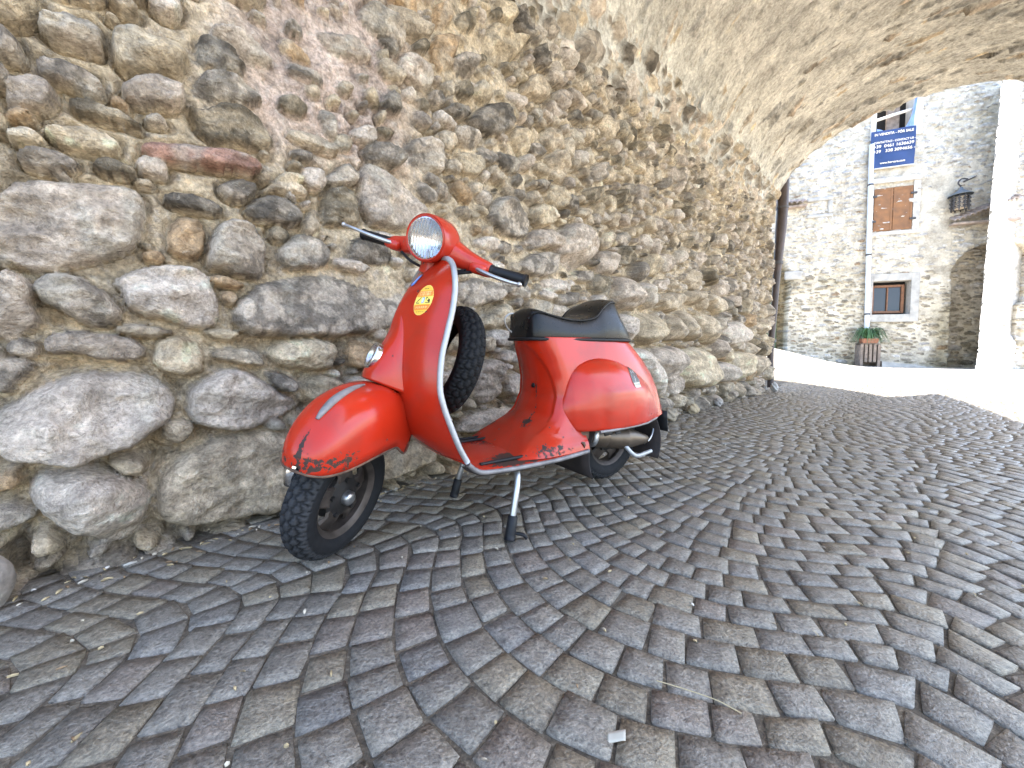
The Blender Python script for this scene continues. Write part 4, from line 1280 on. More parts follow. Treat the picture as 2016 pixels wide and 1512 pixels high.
for k in range(-3, 4):
    w = math.sqrt(.030 ** 2 - (k * .008) ** 2)
    mb.tube([hcen + hn * .008 + e1 * (k * .008) + e2 * w, hcen + hn * .010 + e1 * (k * .008), hcen + hn * .008 + e1 * (k * .008) - e2 * w], .0016, 6)
part("bar", mb, M_chrome, horn)

# --- rear body
def fz(tab, z): return np.interp(z, [q[0] for q in tab], [q[1] for q in tab])
XF = [(.235, .60), (.26, .562), (.29, .522), (.32, .487), (.36, .455), (.42, .432), (.48, .434), (.54, .450), (.585, .468), (.615, .478), (.63, .480)]
WF = [(.235, .196), (.26, .19), (.29, .170), (.32, .160), (.36, .151), (.42, .143), (.48, .137), (.54, .129), (.585, .121), (.615, .116), (.63, .114)]
XT = [(.30, -.282), (.36, -.268), (.42, -.243), (.48, -.202), (.54, -.142), (.585, -.086), (.615, -.045), (.63, -.035)]


def outline(z, xt, tail=True):
    xf, w = fz(XF, z), fz(WF, z)
    kk = smooth01((z - .27) / .08); h_ = [(xf, 0), (xf - .004 * kk, .3 * w), (xf - .016 * kk, .56 * w), (xf - .030 * kk, .74 * w), (xf - .042 * kk, .86 * w), (xf - .062, .965 * w), (xf - .10, 1.01 * w)]
    xm = .16
    if tail:
        wm = w * 1.03
        h_ += [(xm + .06, wm)]
        for q in np.linspace(0, np.pi / 2, 14)[0:]:
            h_.append((xm - (xm - xt) * np.sin(q) ** .9, wm * np.cos(q) ** .74))
    else:
        h_ += [(xf - .12, 1.01 * w), (xt + .02, 1.01 * w), (xt, 1.0 * w)]
    h_ = np.array(h_)
    if tail: h_ = np.concatenate([crom(h_[:8], 40)[:-1], h_[7:]])
    p = np.stack([h_[:, 0], h_[:, 1], np.full(len(h_), z)], 1)
    if tail: return np.concatenate([p, (p[1:-1] * (1, -1, 1))[::-1]])
    return np.concatenate([p[::-1], p[1:] * (1, -1, 1)])


mb = MB()
zs = crom(np.array([[.302], [.33], [.36], [.42], [.48], [.54], [.585], [.615], [.628]]), 36)[:, 0]
rows = [outline(z, fz(XT, z)) for z in zs]
rows = np.array(rows)
# pressed front panel: a shallow inset with a soft edge
yc = np.interp(rows[..., 2], [.30, .36, .44, .52, .58, .61], [.128, .122, .110, .088, .055, .01])
fr = rows[..., 0] > np.array([fz(XF, z) for z in zs])[:, None] - .12
rows[..., 0] -= np.where(fr, .007 * smooth01((yc - np.abs(rows[..., 1])) / .010), 0)
top = rows[-1].copy(); cen = np.array([.2, 0, .629]); top = top * .3 + cen * .7
mb.grid(np.concatenate([rows, top[None]]), cv=True)
zs2 = np.linspace(.236, .335, 16)
mb.grid(np.array([outline(z, .31, False) for z in zs2]))
BW = lambda v: (.42 * blob(v, (.47, .17, .252), (.10, .06, .032)) + .14 * blob(v, (.50, .03, .34), (.05, .05, .06)) + .10 * blob(v, (.33, .16, .29), (.05, .05, .04)) +
                .46 * blob(v, (.43, .03, .44), (.03, .006, .05)) + .42 * blob(v, (.47, .045, .35), (.06, .009, .07)))
BD = lambda v: .40 * smooth01((.02 - v[:, 0]) / .2) * smooth01((v[:, 2] - .30) / .12)
body = part("body", mb, M_red, wear=BW, dust=BD)
mb = MB(); mb.lathe([(0, .0), (.0, .0095), (.004, .008), (.004, 0)], (.437, .03, .455), (1, .1, 0), 14); part("lock", mb, M_black, body)

# --- bulging side panels
OUT = np.array([(.380, .43), (.360, .485), (.318, .528), (.24, .552), (.15, .548), (.06, .52), (-.04, .468), (-.11, .405), (-.155, .345), (-.175, .30),
                (-.16, .22), (.0, .18), (.2, .19), (.30, .24), (.362, .315), (.392, .375)])
ctr = np.array([.13, .385])
oc = crom(OUT, 96, closed=True)
YM = [(-.29, .02), (-.23, .078), (-.19, .108), (-.14, .140), (-.08, .166), (0, .197), (.1, .213), (.22, .219), (.30, .214), (.36, .196), (.41, .150)]


def ybody(x, z):
    o_ = outline(float(z), fz(XT, z))
    k = len(o_) // 2 + 1
    return float(np.interp(-x, -o_[25:k, 0], o_[25:k, 1]))


def cowl(sgn):
    P = []
    rs = np.concatenate([np.linspace(0, .8, 14), np.linspace(.84, 1.0, 12)])
    for r_ in rs:
        ring = []
        for q in oc:
            xz = ctr + (q - ctr) * r_
            x = xz[0]; z = max(xz[1], .300)
            yb = ybody(x, z) - .004
            ym = fz(YM, x)
            h_ = max(ym - yb, .004)
            # upper part leans in a little
            tz = smooth01((z - .40) / .16)
            y = yb + h_ * (1 - r_ ** 2.7) ** .55 * (1 - .18 * tz)
            inner = smooth01((.255 - x) / .02) * smooth01((.455 - z) / .012)
            y += .005 * inner * (1 if r_ < .97 else 0)
            if xz[1] < .300: y = yb + (y - yb) * max(0., 1 - (0.300 - xz[1]) / .14) ** .25
            ring.append((x, y * sgn, z))
        P.append(ring)
    return np.array(P)


CD = lambda v: .55 * smooth01((.10 - v[:, 0]) / .2) * smooth01((v[:, 2] - .29) / .05)
for sgn in (1, -1):
    P = cowl(sgn)
    part("side_panel", (P.reshape(-1, 3), gridf(P.shape[0], P.shape[1], cv=True, flip=(sgn < 0))), M_red, dust=CD,
         wear=lambda v: .10 * blob(v, (.19, .19, .50), (.03, .05, .012)) + .10 * blob(v, (.30, .19, .31), (.1, .05, .02)))
# rubber lip under the tail
mb = MB()
for sgn in (1, -1):
    e = np.array([(x, sgn * (fz(YM, x) * 1.0 - .002), .2985) for x in np.linspace(.28, -.262, 30)])
    mb.tube(e, .0055, 6)
part("rubber_lip", mb, M_dull)
# inner mudguard that closes the wheel well
mb = MB()
a = np.linspace(-.15 * np.pi, 1.12 * np.pi, 30)
arc = np.stack([.03 + .215 * np.cos(a), 0 * a, .18 + .19 * np.sin(a)], 1)
mb.grid(np.stack([arc + (0, y, 0) for y in np.linspace(-.11, .13, 5)], 1))
part("inner_mudguard", mb, M_under, solid=.003)

# --- saddle
SX = np.array([  # x, edge z, centre z, top half width, base half width
    (.484, .655, .670, .030, .046), (.479, .690, .706, .052, .066), (.468, .706, .725, .068, .081), (.448, .711, .731, .080, .093), (.40, .701, .720, .088, .102),
    (.33, .690, .706, .093, .109), (.26, .690, .706, .098, .115), (.205, .704, .720, .101, .119), (.168, .738, .754, .100, .121), (.135, .758, .775, .093, .121),
    (.108, .766, .786, .086, .120), (.084, .763, .781, .080, .119), (.060, .742, .757, .075, .116), (.030, .703, .716, .070, .108), (-.003, .655, .664, .060, .090), (-.030, .628, .632, .045, .064), (-.040, .622, .623, .02, .03)])
sx_ = crom(SX, 64)
prof = []
for x, ze, zc, wt, wb in sx_:
    h_ = [(wb - .004, .618), (wb, .624), (wb + .002, .632), (wb + .0, .632 + (ze - .632) * .35), (wt + (wb - wt) * .35 + .002, .632 + (ze - .632) * .75), (wt + .004, ze - .006), (wt, ze), (wt - .005, ze + .0045)]
    for q in (.88, .74, .58, .4, .2): h_.append((wt * q, ze + .004 + (zc - ze - .004) * (1 - q ** 2) ** .8))
    h_.append((0, zc))
    h_ = np.array(h_)
    full = np.concatenate([h_, (h_[:-1] * (-1, 1))[::-1]])
    prof.append(np.stack([np.full(len(full), x), full[:, 0], full[:, 1]], 1))
mb = MB(); mb.grid(np.array(prof), flip=True, caps=True)
seat = part("saddle", mb, M_vinyl, angle=50)
pip = [np.array([x, wt + .002, ze + .002]) for x, ze, zc, wt, wb in sx_[4:44]]
pipe = np.array(pip); lipx = sx_[44]
back = np.array([[lipx[0] - .002, lipx[3] * math.cos(t), lipx[1] + .002 + (lipx[2] - lipx[1]) * math.sin(t) ** .8] for t in np.linspace(.1, np.pi - .1, 14)])
mb = MB(); mb.tube(np.concatenate([pipe, back, (pipe * (1, -1, 1))[::-1]]), .0034, 8); part("piping", mb, M_vinyl, seat)
rim = np.array([(x, wb + .002, .621) for x, ze, zc, wt, wb in sx_[1:-1]])
mb = MB(); mb.tube(np.concatenate([rim, (rim * (1, -1, 1))[::-1]]), .0062, 8, closed=True); part("base_rim", mb, M_black, seat)
mb = MB(); mb.tube(crom([(.480, -.045, .645), (.498, -.05, .66), (.511, -.05, .69), (.498, -.045, .71), (.478, -.04, .715)], 18), .0035, 8); part("strap_loop", mb, M_steel, seat)

# --- tyres and wheels (built round the y axis, then placed)
NSEG, NX = 480, 41


def tyre(Rt, wt, nseg=NSEG, nx=NX, treadN=36, deep=.0055):
    be = np.linspace(-1, 1, nx)
    ang = be * 2.35
    TH = np.linspace(0, 2 * np.pi, nseg, endpoint=False)
    T2, A2 = np.meshgrid(TH, ang, indexing='ij')
    rr = Rt - wt * 1.0 + wt * np.cos(A2) * np.where(np.abs(A2) > 1.2, 1.05, 1.0); yy = wt * 1.06 * np.sin(A2)
    v = A2 / 1.12
    ph = T2 / (2 * np.pi) * treadN
    tri = lambda x: np.abs((x % 1) - .5) * 2
    g = np.zeros_like(v)
    for j, c in enumerate((-.62, -.2, .2, .62)):
        zz = c + .10 * (tri(ph + .5 * (j % 2)) - .5) * 2
        g = np.maximum(g, np.clip(1 - (np.abs(v - zz) - .045) / .05, 0, 1))
    col = np.floor((v + 1.03) / .41).astype(int)
    sk = np.where(col % 2 == 0, .25, -.25)
    lat = np.abs(((ph + .5 * (col % 2) + sk * (v * 2.0)) % 1) - .5)
    g = np.maximum(g, np.clip(1 - (lat - .045) / .07, 0, 1) * (np.abs(v) > .18))
    g = g * (np.abs(v) < 1.05)
    d = g * deep
    rr = rr - d * np.cos(A2); yy = yy - d * np.sin(A2)
    rr = rr + .0018 * (np.abs(np.abs(A2) - 1.55) < .08) + .0015 * (np.abs(np.abs(A2) - 1.95) < .06)
    P = np.stack([rr * np.cos(T2), yy, rr * np.sin(T2)], -1)
    dusty = ((np.abs(v) < 1.05) * (1 - np.clip(g * 1.6, 0, 1)))[..., None]
    tyre.col = (np.array((.016, .016, .017)) * (1 - dusty) + np.array((.040, .040, .042)) * dusty).reshape(-1, 3)
    return P


def wheel(name, xf, Rt=.180, wt=.0395, hub_side=1):
    P = xf(tyre(Rt, wt).reshape(-1, 3)); n_, m_ = NSEG, NX
    grp = empty_part(name)
    o = mesh("tyre", P, gridf(n_, m_, cu=True), M_tread, grp, True, cols=tyre.col)
    mb = MB()
    rb = Rt - 2 * wt + .012
    pr_ = [(-.034, rb + .006), (-.030, rb + .012), (-.026, rb + .002), (-.018, rb - .008), (.018, rb - .008), (.026, rb + .002), (.030, rb + .012), (.034, rb + .006), (.030, rb - .004), (.02, rb - .014), (-.02, rb - .014), (-.03, rb - .004)]
    mb.lathe(pr_, (0, 0, 0), (0, 1, 0), 56)
    for k in range(5):
        a = k * 2 * np.pi / 5 + .35
        d = np.array([math.cos(a), 0, math.sin(a)]); t = np.array([-math.sin(a), 0, math.cos(a)])
        sec = []
        for rr_, w, off in ((.045, .034, .012), (.065, .028, .014), (rb - .025, .030, .004), (rb - .006, .042, .0)):
            sec.append([d * rr_ + t * w + (0, off - .003, 0), d * rr_ + t * w * .8 + (0, off + .004, 0), d * rr_ - t * w * .8 + (0, off + .004, 0), d * rr_ - t * w + (0, off - .003, 0)])
        mb.grid(np.array(sec), cv=True)
    v = xf(np.concatenate(mb.v)); mesh("rim", v, mb.f, M_rim, grp, True, angle=35)
    mb = MB(); mb.lathe([(-.06, .02), (-.055, .066), (-.02, .070), (.012, .062), (.018, .05), (.024, .03)], (0, 0, 0), (0, 1, 0), 36, caps=True)
    for k in range(5):
        a = k * 2 * np.pi / 5 + .35
        mb.lathe([(.012, .0065), (.026, .0065), (.026, 0)], np.array([math.cos(a), 0, math.sin(a)]) * .052, (0, 1, 0), 6)
    v = xf(np.concatenate(mb.v)); mesh("hub", v, mb.f, M_hub, grp, True, angle=35)
    mb = MB(); mb.lathe([(.018, .0205), (.038, .020), (.043, .016), (.0455, .008), (.046, 0)], (0, 0, 0), (0, 1, 0), 24)
    v = xf(np.concatenate(mb.v)); mesh("nut_cap", v, mb.f, M_steel, grp, True, angle=50)
    return grp


def empty_part(name):
    o = bpy.data.objects.new(name, None); COL.objects.link(o); o.parent = SC
    return o


wheel("rear_wheel", lambda v: v + np.array([.03, 0, .203]))
# spare tyre behind the leg shield
al = R(17)
def sp_xf(v):
    q = np.stack([v[:, 1], v[:, 0], v[:, 2]], 1)      # axle along x
    c, s_ = math.cos(al), math.sin(al)
    return np.stack([q[:, 0] * c - q[:, 2] * s_, q[:, 1], q[:, 0] * s_ + q[:, 2] * c], 1) + np.array([.755, 0, .548])
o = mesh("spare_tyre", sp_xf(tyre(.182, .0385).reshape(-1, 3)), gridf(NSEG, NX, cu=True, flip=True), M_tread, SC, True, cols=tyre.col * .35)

# --- steering: axis, steered frames
PHI = R(42); TL = R(20)
AXV = np.array([-math.sin(TL), 0, math.cos(TL)])
def rv(v):
    v = np.asarray(v, float); return v * math.cos(PHI) + np.cross(AXV, v) * math.sin(PHI) + AXV * (AXV @ v) * (1 - math.cos(PHI))
BF = np.stack([rv((1, 0, 0)), rv((0, 1, 0)), rv((0, 0, 1))], 1)
inpl = np.array([0, 0, -1.]) - (np.array([0, 0, -1.]) @ BF[:, 1]) * BF[:, 1]; inpl /= np.linalg.norm(inpl)
AXLE = np.array([1.092, -.009, .0]) - (inpl * .1405 + np.array([0, 0, -.0395]))
def fk(v): return np.asarray(v, float).reshape(-1, 3) @ BF.T + AXLE
HQ = np.array([.785, 0, .870])
TH = R(26.3); AXH = np.array([-math.sin(TH), 0, math.cos(TH)])
def rvh(v):
    v = np.asarray(v, float); return v * math.cos(PHI) + np.cross(AXH, v) * math.sin(PHI) + AXH * (AXH @ v) * (1 - math.cos(PHI))
BH = np.stack([rvh((1, 0, 0)), rvh((0, 1, 0)), rvh((0, 0, 1))], 1)
def hs(v): return np.asarray(v, float).reshape(-1, 3) @ BH.T + HQ
WSH = np.array([.0233, -.0155, .0])
wheel("front_wheel", lambda v: fk(v) + WSH)

def fpart(name, mb, mat, parent=None, frame=fk, **kw):
    mb.v = [frame(np.concatenate(mb.v))]
    return part(name, mb, mat, parent, **kw)

# front mudguard
ST = np.array([  # f, crest u, edge u, half width
    (.196, .170, .158, .012), (.192, .196, .158, .036), (.180, .222, .157, .056), (.160, .250, .158, .072), (.13, .279, .160, .084), (.09, .304, .163, .092), (.04, .318, .166, .097), (-.01, .322, .166, .099),
    (-.05, .320, .160, .099), (-.08, .313, .135, .097), (-.105, .303, .122, .094), (-.13, .288, .135, .089), (-.15, .270, .175, .084), (-.165, .25, .215, .077)])
stt = crom(ST, 56)
a = np.linspace(0, np.pi, 37)
G = []
for f_, uc, ue, w in stt:
    cs, sn = np.cos(a), np.sin(a)
    l = w * np.sign(cs) * np.abs(cs) ** .62; u = ue + (uc - ue) * np.abs(sn) ** .72
    G.append(np.stack([np.full(37, f_), l, u], 1))
G = np.array(G)
fv = fk(G.reshape(-1, 3))
gl = G.reshape(-1, 3)
wearF = (.36 * blob(gl, (.185, .02, .185), (.03, .06, .035)) + .34 * blob(gl, (.13, .078, .19), (.06, .03, .035)) + .34 * blob(gl, (.165, 0, .235), (.06, .006, .05)) + .20 * blob(gl, (.18, -.05, .18), (.02, .03, .03)) + .05 * (gl[:, 2] < .175))
fd = mesh("front_mudguard", fv, gridf(56, 37), M_red, SC, True, attrs={"wear": wearF, "dust": np.zeros(len(fv))})
md = fd.modifiers.new("solid", 'SOLIDIFY'); md.thickness = .0025; md.offset = 0
mb = MB()
lipc = np.concatenate([G[::-1, 0], G[:, -1]]) if False else np.concatenate([G[:, 0][::-1], G[:, -1]])
lipc = lipc[8:-8]
mb.tube(lipc, .0035, 6); fpart("rolled_edge", mb, M_rust, fd)
# seam down the nose and the crest ornament
k0 = [i for i in range(56) if G[i, 18, 0] < .165 and G[i, 18, 0] > -.02]
crest = G[k0[0]:k0[-1] + 1, 18] + np.array([0, 0, .003])
orn = crom(crest, 24)[4:]
q = np.linspace(0, 1, len(orn)); rad = .012 * np.sin(np.pi * np.clip(q * .93 + .05, 0, 1)) ** .7 * (1 - .5 * q) + .0012
mb = MB(); mb.tube(orn, rad, 10, flat=1.0); fpart("crest_ornament", mb, M_dull, fd)

# fork, trailing link and chromed shock on the far side
mb = MB(); mb.tube(crom([(-.035, -.060, .29), (-.03, -.078, .23), (-.02, -.082, .12), (.02, -.078, .03), (.03, -.075, -.01)], 24), [.021] * 12 + [.017] * 12, 12)
mb.tube([(.0, -.03, 0), (0, -.09, 0)], .016, 12); mb.tube([(.03, -.078, -.01), (.0, -.080, .0)], .02, 10)
fork = fpart("fork", mb, M_hub)
mb = MB(); mb.lathe([(0, .014), (.004, .021), (.05, .022), (.054, .018), (.10, .017), (.10, .0)], (.112, -.088, .055), (.1, .1, .99), 20)
mb.lathe([(.0, .0), (.0, .016), (.004, .019), (.008, .0)], (.118, -.078, .150), (.1, .1, .99), 16)
fpart("shock_absorber", mb, M_chrome, fork)
mb = MB(); mb.tube([(-.09, 0, .29), (-.16, 0, .42)], .024, 14); fpart("steering_stem", mb, M_under)

def hpart(name, mb, mat, parent=None, **kw): return fpart(name, mb, mat, parent, hs, **kw)
# --- handlebar head, arms, levers, lamp
mb = MB()
hl = [(.090, .060), (.093, .064), (.089, .0665), (.060, .0665), (.03, .064), (.0, .060), (-.025, .050), (-.05, .030), (-.06, .0)]
mb.lathe(hl, (0, 0, .047), np.array([.985, 0, -.06]), 44)
for sgn in (1, -1):
    sec = []
    for l, f_, u, hf, hu in ((.0, -.005, .020, .054, .046), (.04, -.005, .021, .052, .043), (.065, -.005, .018, .043, .037), (.095, -.006, .012, .033, .031), (.135, -.006, .006, .027, .026), (.172, -.006, .002, .023, .022), (.178, -.006, .001, .017, .016)):
        t = np.linspace(0, 2 * np.pi, 24, endpoint=False)
        sec.append(np.stack([f_ + hf * np.sign(np.cos(t)) * np.abs(np.cos(t)) ** .75, np.full(24, l * sgn), u + hu * np.sign(np.sin(t)) * np.abs(np.sin(t)) ** .75], 1))
    mb.grid(np.array([crom(np.array(sec)[:, k], 26) for k in range(24)]).transpose(1, 0, 2), cv=True, caps=True, flip=(sgn > 0))
    mb.box((.026, .150 * sgn, -.001), (.030, .052, .027), bev=.006)
mb.lathe([(.02, .056), (-.01, .053), (-.035, .050), (-.055, .054), (-.058, .046)], (-.002, 0, 0), np.array([-.0, 0, 1.]), 32)
bar = hpart("handlebar", mb, M_red, dust=lambda v: np.full(len(v), .06), angle=50)
for sgn in (1, -1):
    mb = MB(); t = np.linspace(.178, .293, 47)
    rad = .0155 + .0012 * (np.arange(47) % 2); rad[:3] = .019; rad[-3:] = .0185
    path = np.stack([-.006 + 0 * t, t * sgn, .002 + 0 * t], 1)
    mb.tube(path, rad, 18); hpart("grip", mb, M_black, bar)
    mb = MB()
    if sgn > 0:
        lp = crom([(.030, .140, -.002), (.044, .172, -.006), (.054, .22, -.010), (.054, .265, -.012), (.049, .293, -.011)], 30)
    else:
        lp = crom([(.030, -.140, .002), (.046, -.172, .004), (.058, -.22, .008), (.063, -.275, .014), (.062, -.314, .017)], 30)
    mb.tube(lp, np.concatenate([np.full(6, .0065), np.linspace(.0065, .0045, 24)]), 10)
    mb.lathe([(-.0075, .0), (-.005, .0055), (0, .0078), (.005, .0055), (.0075, 0)], lp[-1], (0, 1, 0), 12)
    hpart("lever", mb, M_steel, bar)
lamp = MB(); lamp.lathe([(.087, .0615), (.093, .0625), (.096, .0600), (.094, .0575)], (0, 0, .047), np.array([.985, 0, -.06]), 44)
lamp = hpart("headlight", lamp, M_dull, bar) if False else hpart("headlight_rim", lamp, M_red, bar)
mb = MB(); mb.lathe([(.050, .0), (.051, .02), (.060, .035), (.087, .0575)], (0, 0, .047), np.array([.985, 0, -.06]), 44); hpart("reflector", mb, simple("lamp_reflector", (.55, .55, .56), .12, metal=1., var=.02), bar)
M_lens, n, b_ = nt("fluted_lens")
b_.inputs['Base Color'].default_value = (.93, .94, .95, 1); b_.inputs['Roughness'].default_value = .03
b_.inputs['Transmission Weight'].default_value = .92; b_.inputs['IOR'].default_value = 1.45
axd = np.array([.985, 0, -.06]); axd /= np.linalg.norm(axd)
qr, qa = np.meshgrid(np.linspace(0, 1, 26), np.linspace(0, 2 * np.pi, 120, endpoint=False), indexing='ij')
e1_ = np.array([0, 1., 0]); e2_ = np.cross(axd, e1_)
ly, lz = .0585 * qr * np.cos(qa), .0585 * qr * np.sin(qa)
rib = np.where(lz * np.sign(e2_[2]) < .006, 1., .45) * .0013 * np.cos(2 * np.pi * ly / .0095) * (qr < .94)
off = .0925 + .011 * np.sqrt(np.clip(1 - qr ** 2, 0, 1)) + rib
LP = np.array([0, 0, .047]) + off[..., None] * axd + ly[..., None] * e1_ + lz[..., None] * e2_
mb = MB(); mb.grid(LP, cv=True, flip=True)
lens = hpart("lens", mb, M_lens, bar)
# cables under the head
mb = MB()
for y0, y1_ in ((.13, .02), (.11, .035), (-.12, -.02)):
    mb.tube(crom([(.02, y0, -.016), (.03, y0 * .6, -.035), (.0, y1_, -.05), (-.02, y1_ * .6, -.065)], 20), .0045, 8)
mb.lathe([(-.03, .030), (-.07, .030)], (0, 0, 0), (0, 0, 1.), 20)
hpart("cable", mb, M_black, bar)

# --- centre stand
stand = MB()
for sgn in (1, -1):
    pth = crom([(.585, .10 * sgn, .225), (.592, .150 * sgn, .205), (.606, .178 * sgn, .165), (.628, .192 * sgn, .09), (.642, .199 * sgn, .03)], 26)
    stand.tube(pth, .0105, 12)
stand.tube([(.585, -.11, .225), (.585, .11, .225)], .012, 10)
stand = part("centre_stand", stand, M_steel)
for sgn in (1, -1):
    mb = MB(); a0 = np.array([.632, .1945 * sgn, .075]); a1 = np.array([.6485, .2015 * sgn, .004]); dr = (a1 - a0)
    mb.lathe([(0, .0125), (.004, .0158), (np.linalg.norm(dr) * .75, .0165), (np.linalg.norm(dr), .0175)], a0, dr, 16, caps=True)
    part("rubber_foot", mb, M_black, stand)
mb = MB(); mb.tube(crom([(.628, .205, .02), (.612, .222, .018), (.602, .226, .006)], 10), .006, 8); part("foot_tab", mb, M_black, stand)

# --- engine underside, exhaust, kick lever
mb = MB()
mb.lathe([(0, .0), (0, .030), (.010, .041), (.075, .045), (.08, .042), (.085, .045), (.17, .045), (.175, .047), (.185, .047), (.28, .026), (.315, .018), (.33, .0)], (.215, .088, .252), np.array([-1., .10, -.15]), 28)
ex = part("exhaust", mb, M_exh)
mb = MB(); mb.lathe([(.004, .034), (.008, .0425), (.02, .0435), (.02, .030)], (.215, .088, .252), np.array([-1., .10, -.15]), 28); part("clamp", mb, M_steel, ex)
mb = MB(); mb.box((.15, .134, .262), (.045, .006, .018), bev=.002); mb.box((.10, .137, .255), (.03, .006, .022), bev=.002); part("bracket", mb, M_hub, ex)
mb = MB(); mb.tube(crom([(.055, .118, .215), (.045, .140, .190), (.025, .155, .165), (-.0, .158, .157), (-.055, .156, .160), (-.088, .154, .163)], 26), .0085, 10); part("tail_pipe", mb, M_trim, ex)
mb = MB(); mb.tube(crom([(-.175, .085, .300), (-.185, .09, .268), (-.172, .098, .225), (-.14, .105, .195), (-.10, .11, .185)], 22), .005, 8); part("guard_strap", mb, M_steel)
mb = MB(); mb.box((.20, -.02, .235), (.22, .16, .12), bev=.03); mb.lathe([(-.06, .06), (.03, .07), (.05, .05)], (.12, -.05, .21), (0, 1, 0), 24, caps=True); part("engine", mb, M_hub)
mb = MB()
fl_ = np.array([[(-.30 - .01 * k, y, .30 - .075 * k) for y in (-.075, -.03, .03, .075)] for k in (0, .5, 1.0, 1.3)])
mb.grid(fl_); part("mudflap", mb, M_black, solid=.004)
mb = MB(); mb.tube([(.31, .165, .262), (.345, .185, .250)], .016, 10); mb.box((.31, .16, .285), (.05, .03, .05), bev=.01); part("bump_stop", mb, M_rust)


# --- badges and stickers
def shield_pt(t, v):
    """point and normal on the leg shield; t row parameter 0..1, v -1..1"""
    i = np.clip(t, 0, 1) * (SH.shape[0] - 1); j = (np.clip(v, -1, 1) + 1) / 2 * (SH.shape[1] - 1)
    i0 = np.minimum(i.astype(int), SH.shape[0] - 2); j0 = np.minimum(j.astype(int), SH.shape[1] - 2)
    f = (i - i0)[..., None]; g = (j - j0)[..., None]
    p = SH[i0, j0] * (1 - f) * (1 - g) + SH[i0 + 1, j0] * f * (1 - g) + SH[i0, j0 + 1] * (1 - f) * g + SH[i0 + 1, j0 + 1] * f * g
    du = SH[i0 + 1, j0] - SH[i0, j0]; dv = SH[i0, j0 + 1] - SH[i0, j0]
    nn = np.cross(du, dv); nn /= np.linalg.norm(nn, axis=-1, keepdims=True) + 1e-9
    nn = np.where(nn[..., :1] < 0, -nn, nn)
    return p, nn


M_print, n, b_ = nt("printed_sticker")
at = N(n, "ShaderNodeAttribute", attribute_name="Col"); n.links.new(at.outputs['Color'], b_.inputs['Base Color']); b_.inputs['Roughness'].default_value = .35


def sticker(name, project, w, h_, colour, mask, nx=61, ny=91, parent=None):
    q = np.linspace(-1, 1, nx); p = np.linspace(-1, 1, ny)
    X, Y = np.meshgrid(q, p, indexing='ij')
    V = project(X * w, Y * h_)
    f = gridf(nx, ny)
    m = mask(X, Y).ravel()
    keep = m[f].all(1)
    o = mesh(name, V.reshape(-1, 3), f[keep], M_print, parent or SC, True, cols=colour(X, Y).reshape(-1, 3))
    return o


def on_shield(y, z, lift=.0018):
    y = np.asarray(y, float); z = np.asarray(z, float)
    zc = SH[:, 20, 2]; t = np.interp(-z, -zc, np.linspace(0, 1, len(zc)))
    for _ in range(6):
        w = np.interp(t, np.linspace(0, 1, len(SH)), SH[:, -1, 1]); v = np.clip(y / w, -1, 1)
        p, nn = shield_pt(t, v)
        t = np.clip(t + (p[..., 2] - z) * 1.6, 0, 1)
    return p + nn * lift


def box_in(X, Y, x0, x1, y0, y1): return (X > x0) & (X < x1) & (Y > y0) & (Y < y1)


def oval_cols(X, Y):
    c = np.empty(X.shape + (3,)); c[:] = (.86, .50, .06)
    org = (.78, .22, .03)
    c[box_in(X, Y, -.86, .86, .26, .62)] = org; c[box_in(X, Y, -.86, .86, -.64, -.30)] = org
    c[box_in(X, Y, -2, 2, -.26, .22)] = (.88, .68, .14)
    wr = (.90, .72, .30)
    for k in range(6):                       # worn lettering, no longer legible
        x = -.62 + k * .22
        c[box_in(X, Y, x, x + .05, .31, .57)] = wr; c[box_in(X, Y, x, x + .14, .53, .57)] = wr; c[box_in(X, Y, x + .1, x + .14, .31, .44)] = wr
        c[box_in(X, Y, x, x + .04, -.56, -.36)] = wr; c[box_in(X, Y, x, x + .13, -.47, -.43)] = wr
    dk = (.04, .03, .02)
    c[(np.abs(Y - .02 - (X + .52) * .75) < .045) & (np.abs(X + .52) < .24)] = dk
    c[(np.abs((X - .52)) < .24) & (np.abs(Y - .02 + (X - .52) * .5) < .10) & (np.hypot((X - .45) * 1.0, (Y - .05) * 1.3) > .10)] = dk
    for x0, x1 in ((-.70, -.36), (.28, .80)): c[box_in(X, Y, x0, x1, -.22, -.15) & ((np.floor(X * 28) % 4) > 0)] = dk
    hexa = (np.abs(X) < .15) & (np.abs(Y - .0) + np.abs(X) * .6 < .22)
    c[hexa] = (.10, .20, .50); c[hexa & (np.abs(X) < .10) & (np.abs(Y) < .14)] = (.62, .72, .82)
    c[box_in(X, Y, -.28, .28, .72, .78) & ((np.floor(X * 26) % 3) > 0)] = dk
    c[box_in(X, Y, -.5, .5, -.80, -.72) & ((np.floor(X * 14 + Y * 30) % 3) > 1)] = dk
    c[X ** 2 + Y ** 2 > .90] = (.90, .62, .16)
    return c


sticker("club_sticker", lambda a, b: on_shield(.098 + a + .0 * b, .722 + b), .032, .043, oval_cols, lambda X, Y: X ** 2 + Y ** 2 <= 1.0)


def badge_cols(X, Y):
    c = np.empty(X.shape + (3,)); c[:] = (.12, .26, .62)
    c[(np.abs(X) > .74) | (np.abs(Y) + np.abs(X) * .35 > .95)] = (.05, .03, .09)
    c[(np.abs(X + .1 - Y * .2) < .16) & (np.abs(Y) < .45)] = (.45, .62, .85)
    return c


sticker("maker_badge", lambda a, b: on_shield(.016 + a, .787 + b, .003), .013, .019, badge_cols, lambda X, Y: (np.abs(X) <= 1) & (np.abs(Y) + np.abs(X) * .45 <= 1.15))

PC = cowl(1).reshape(-1, 3)


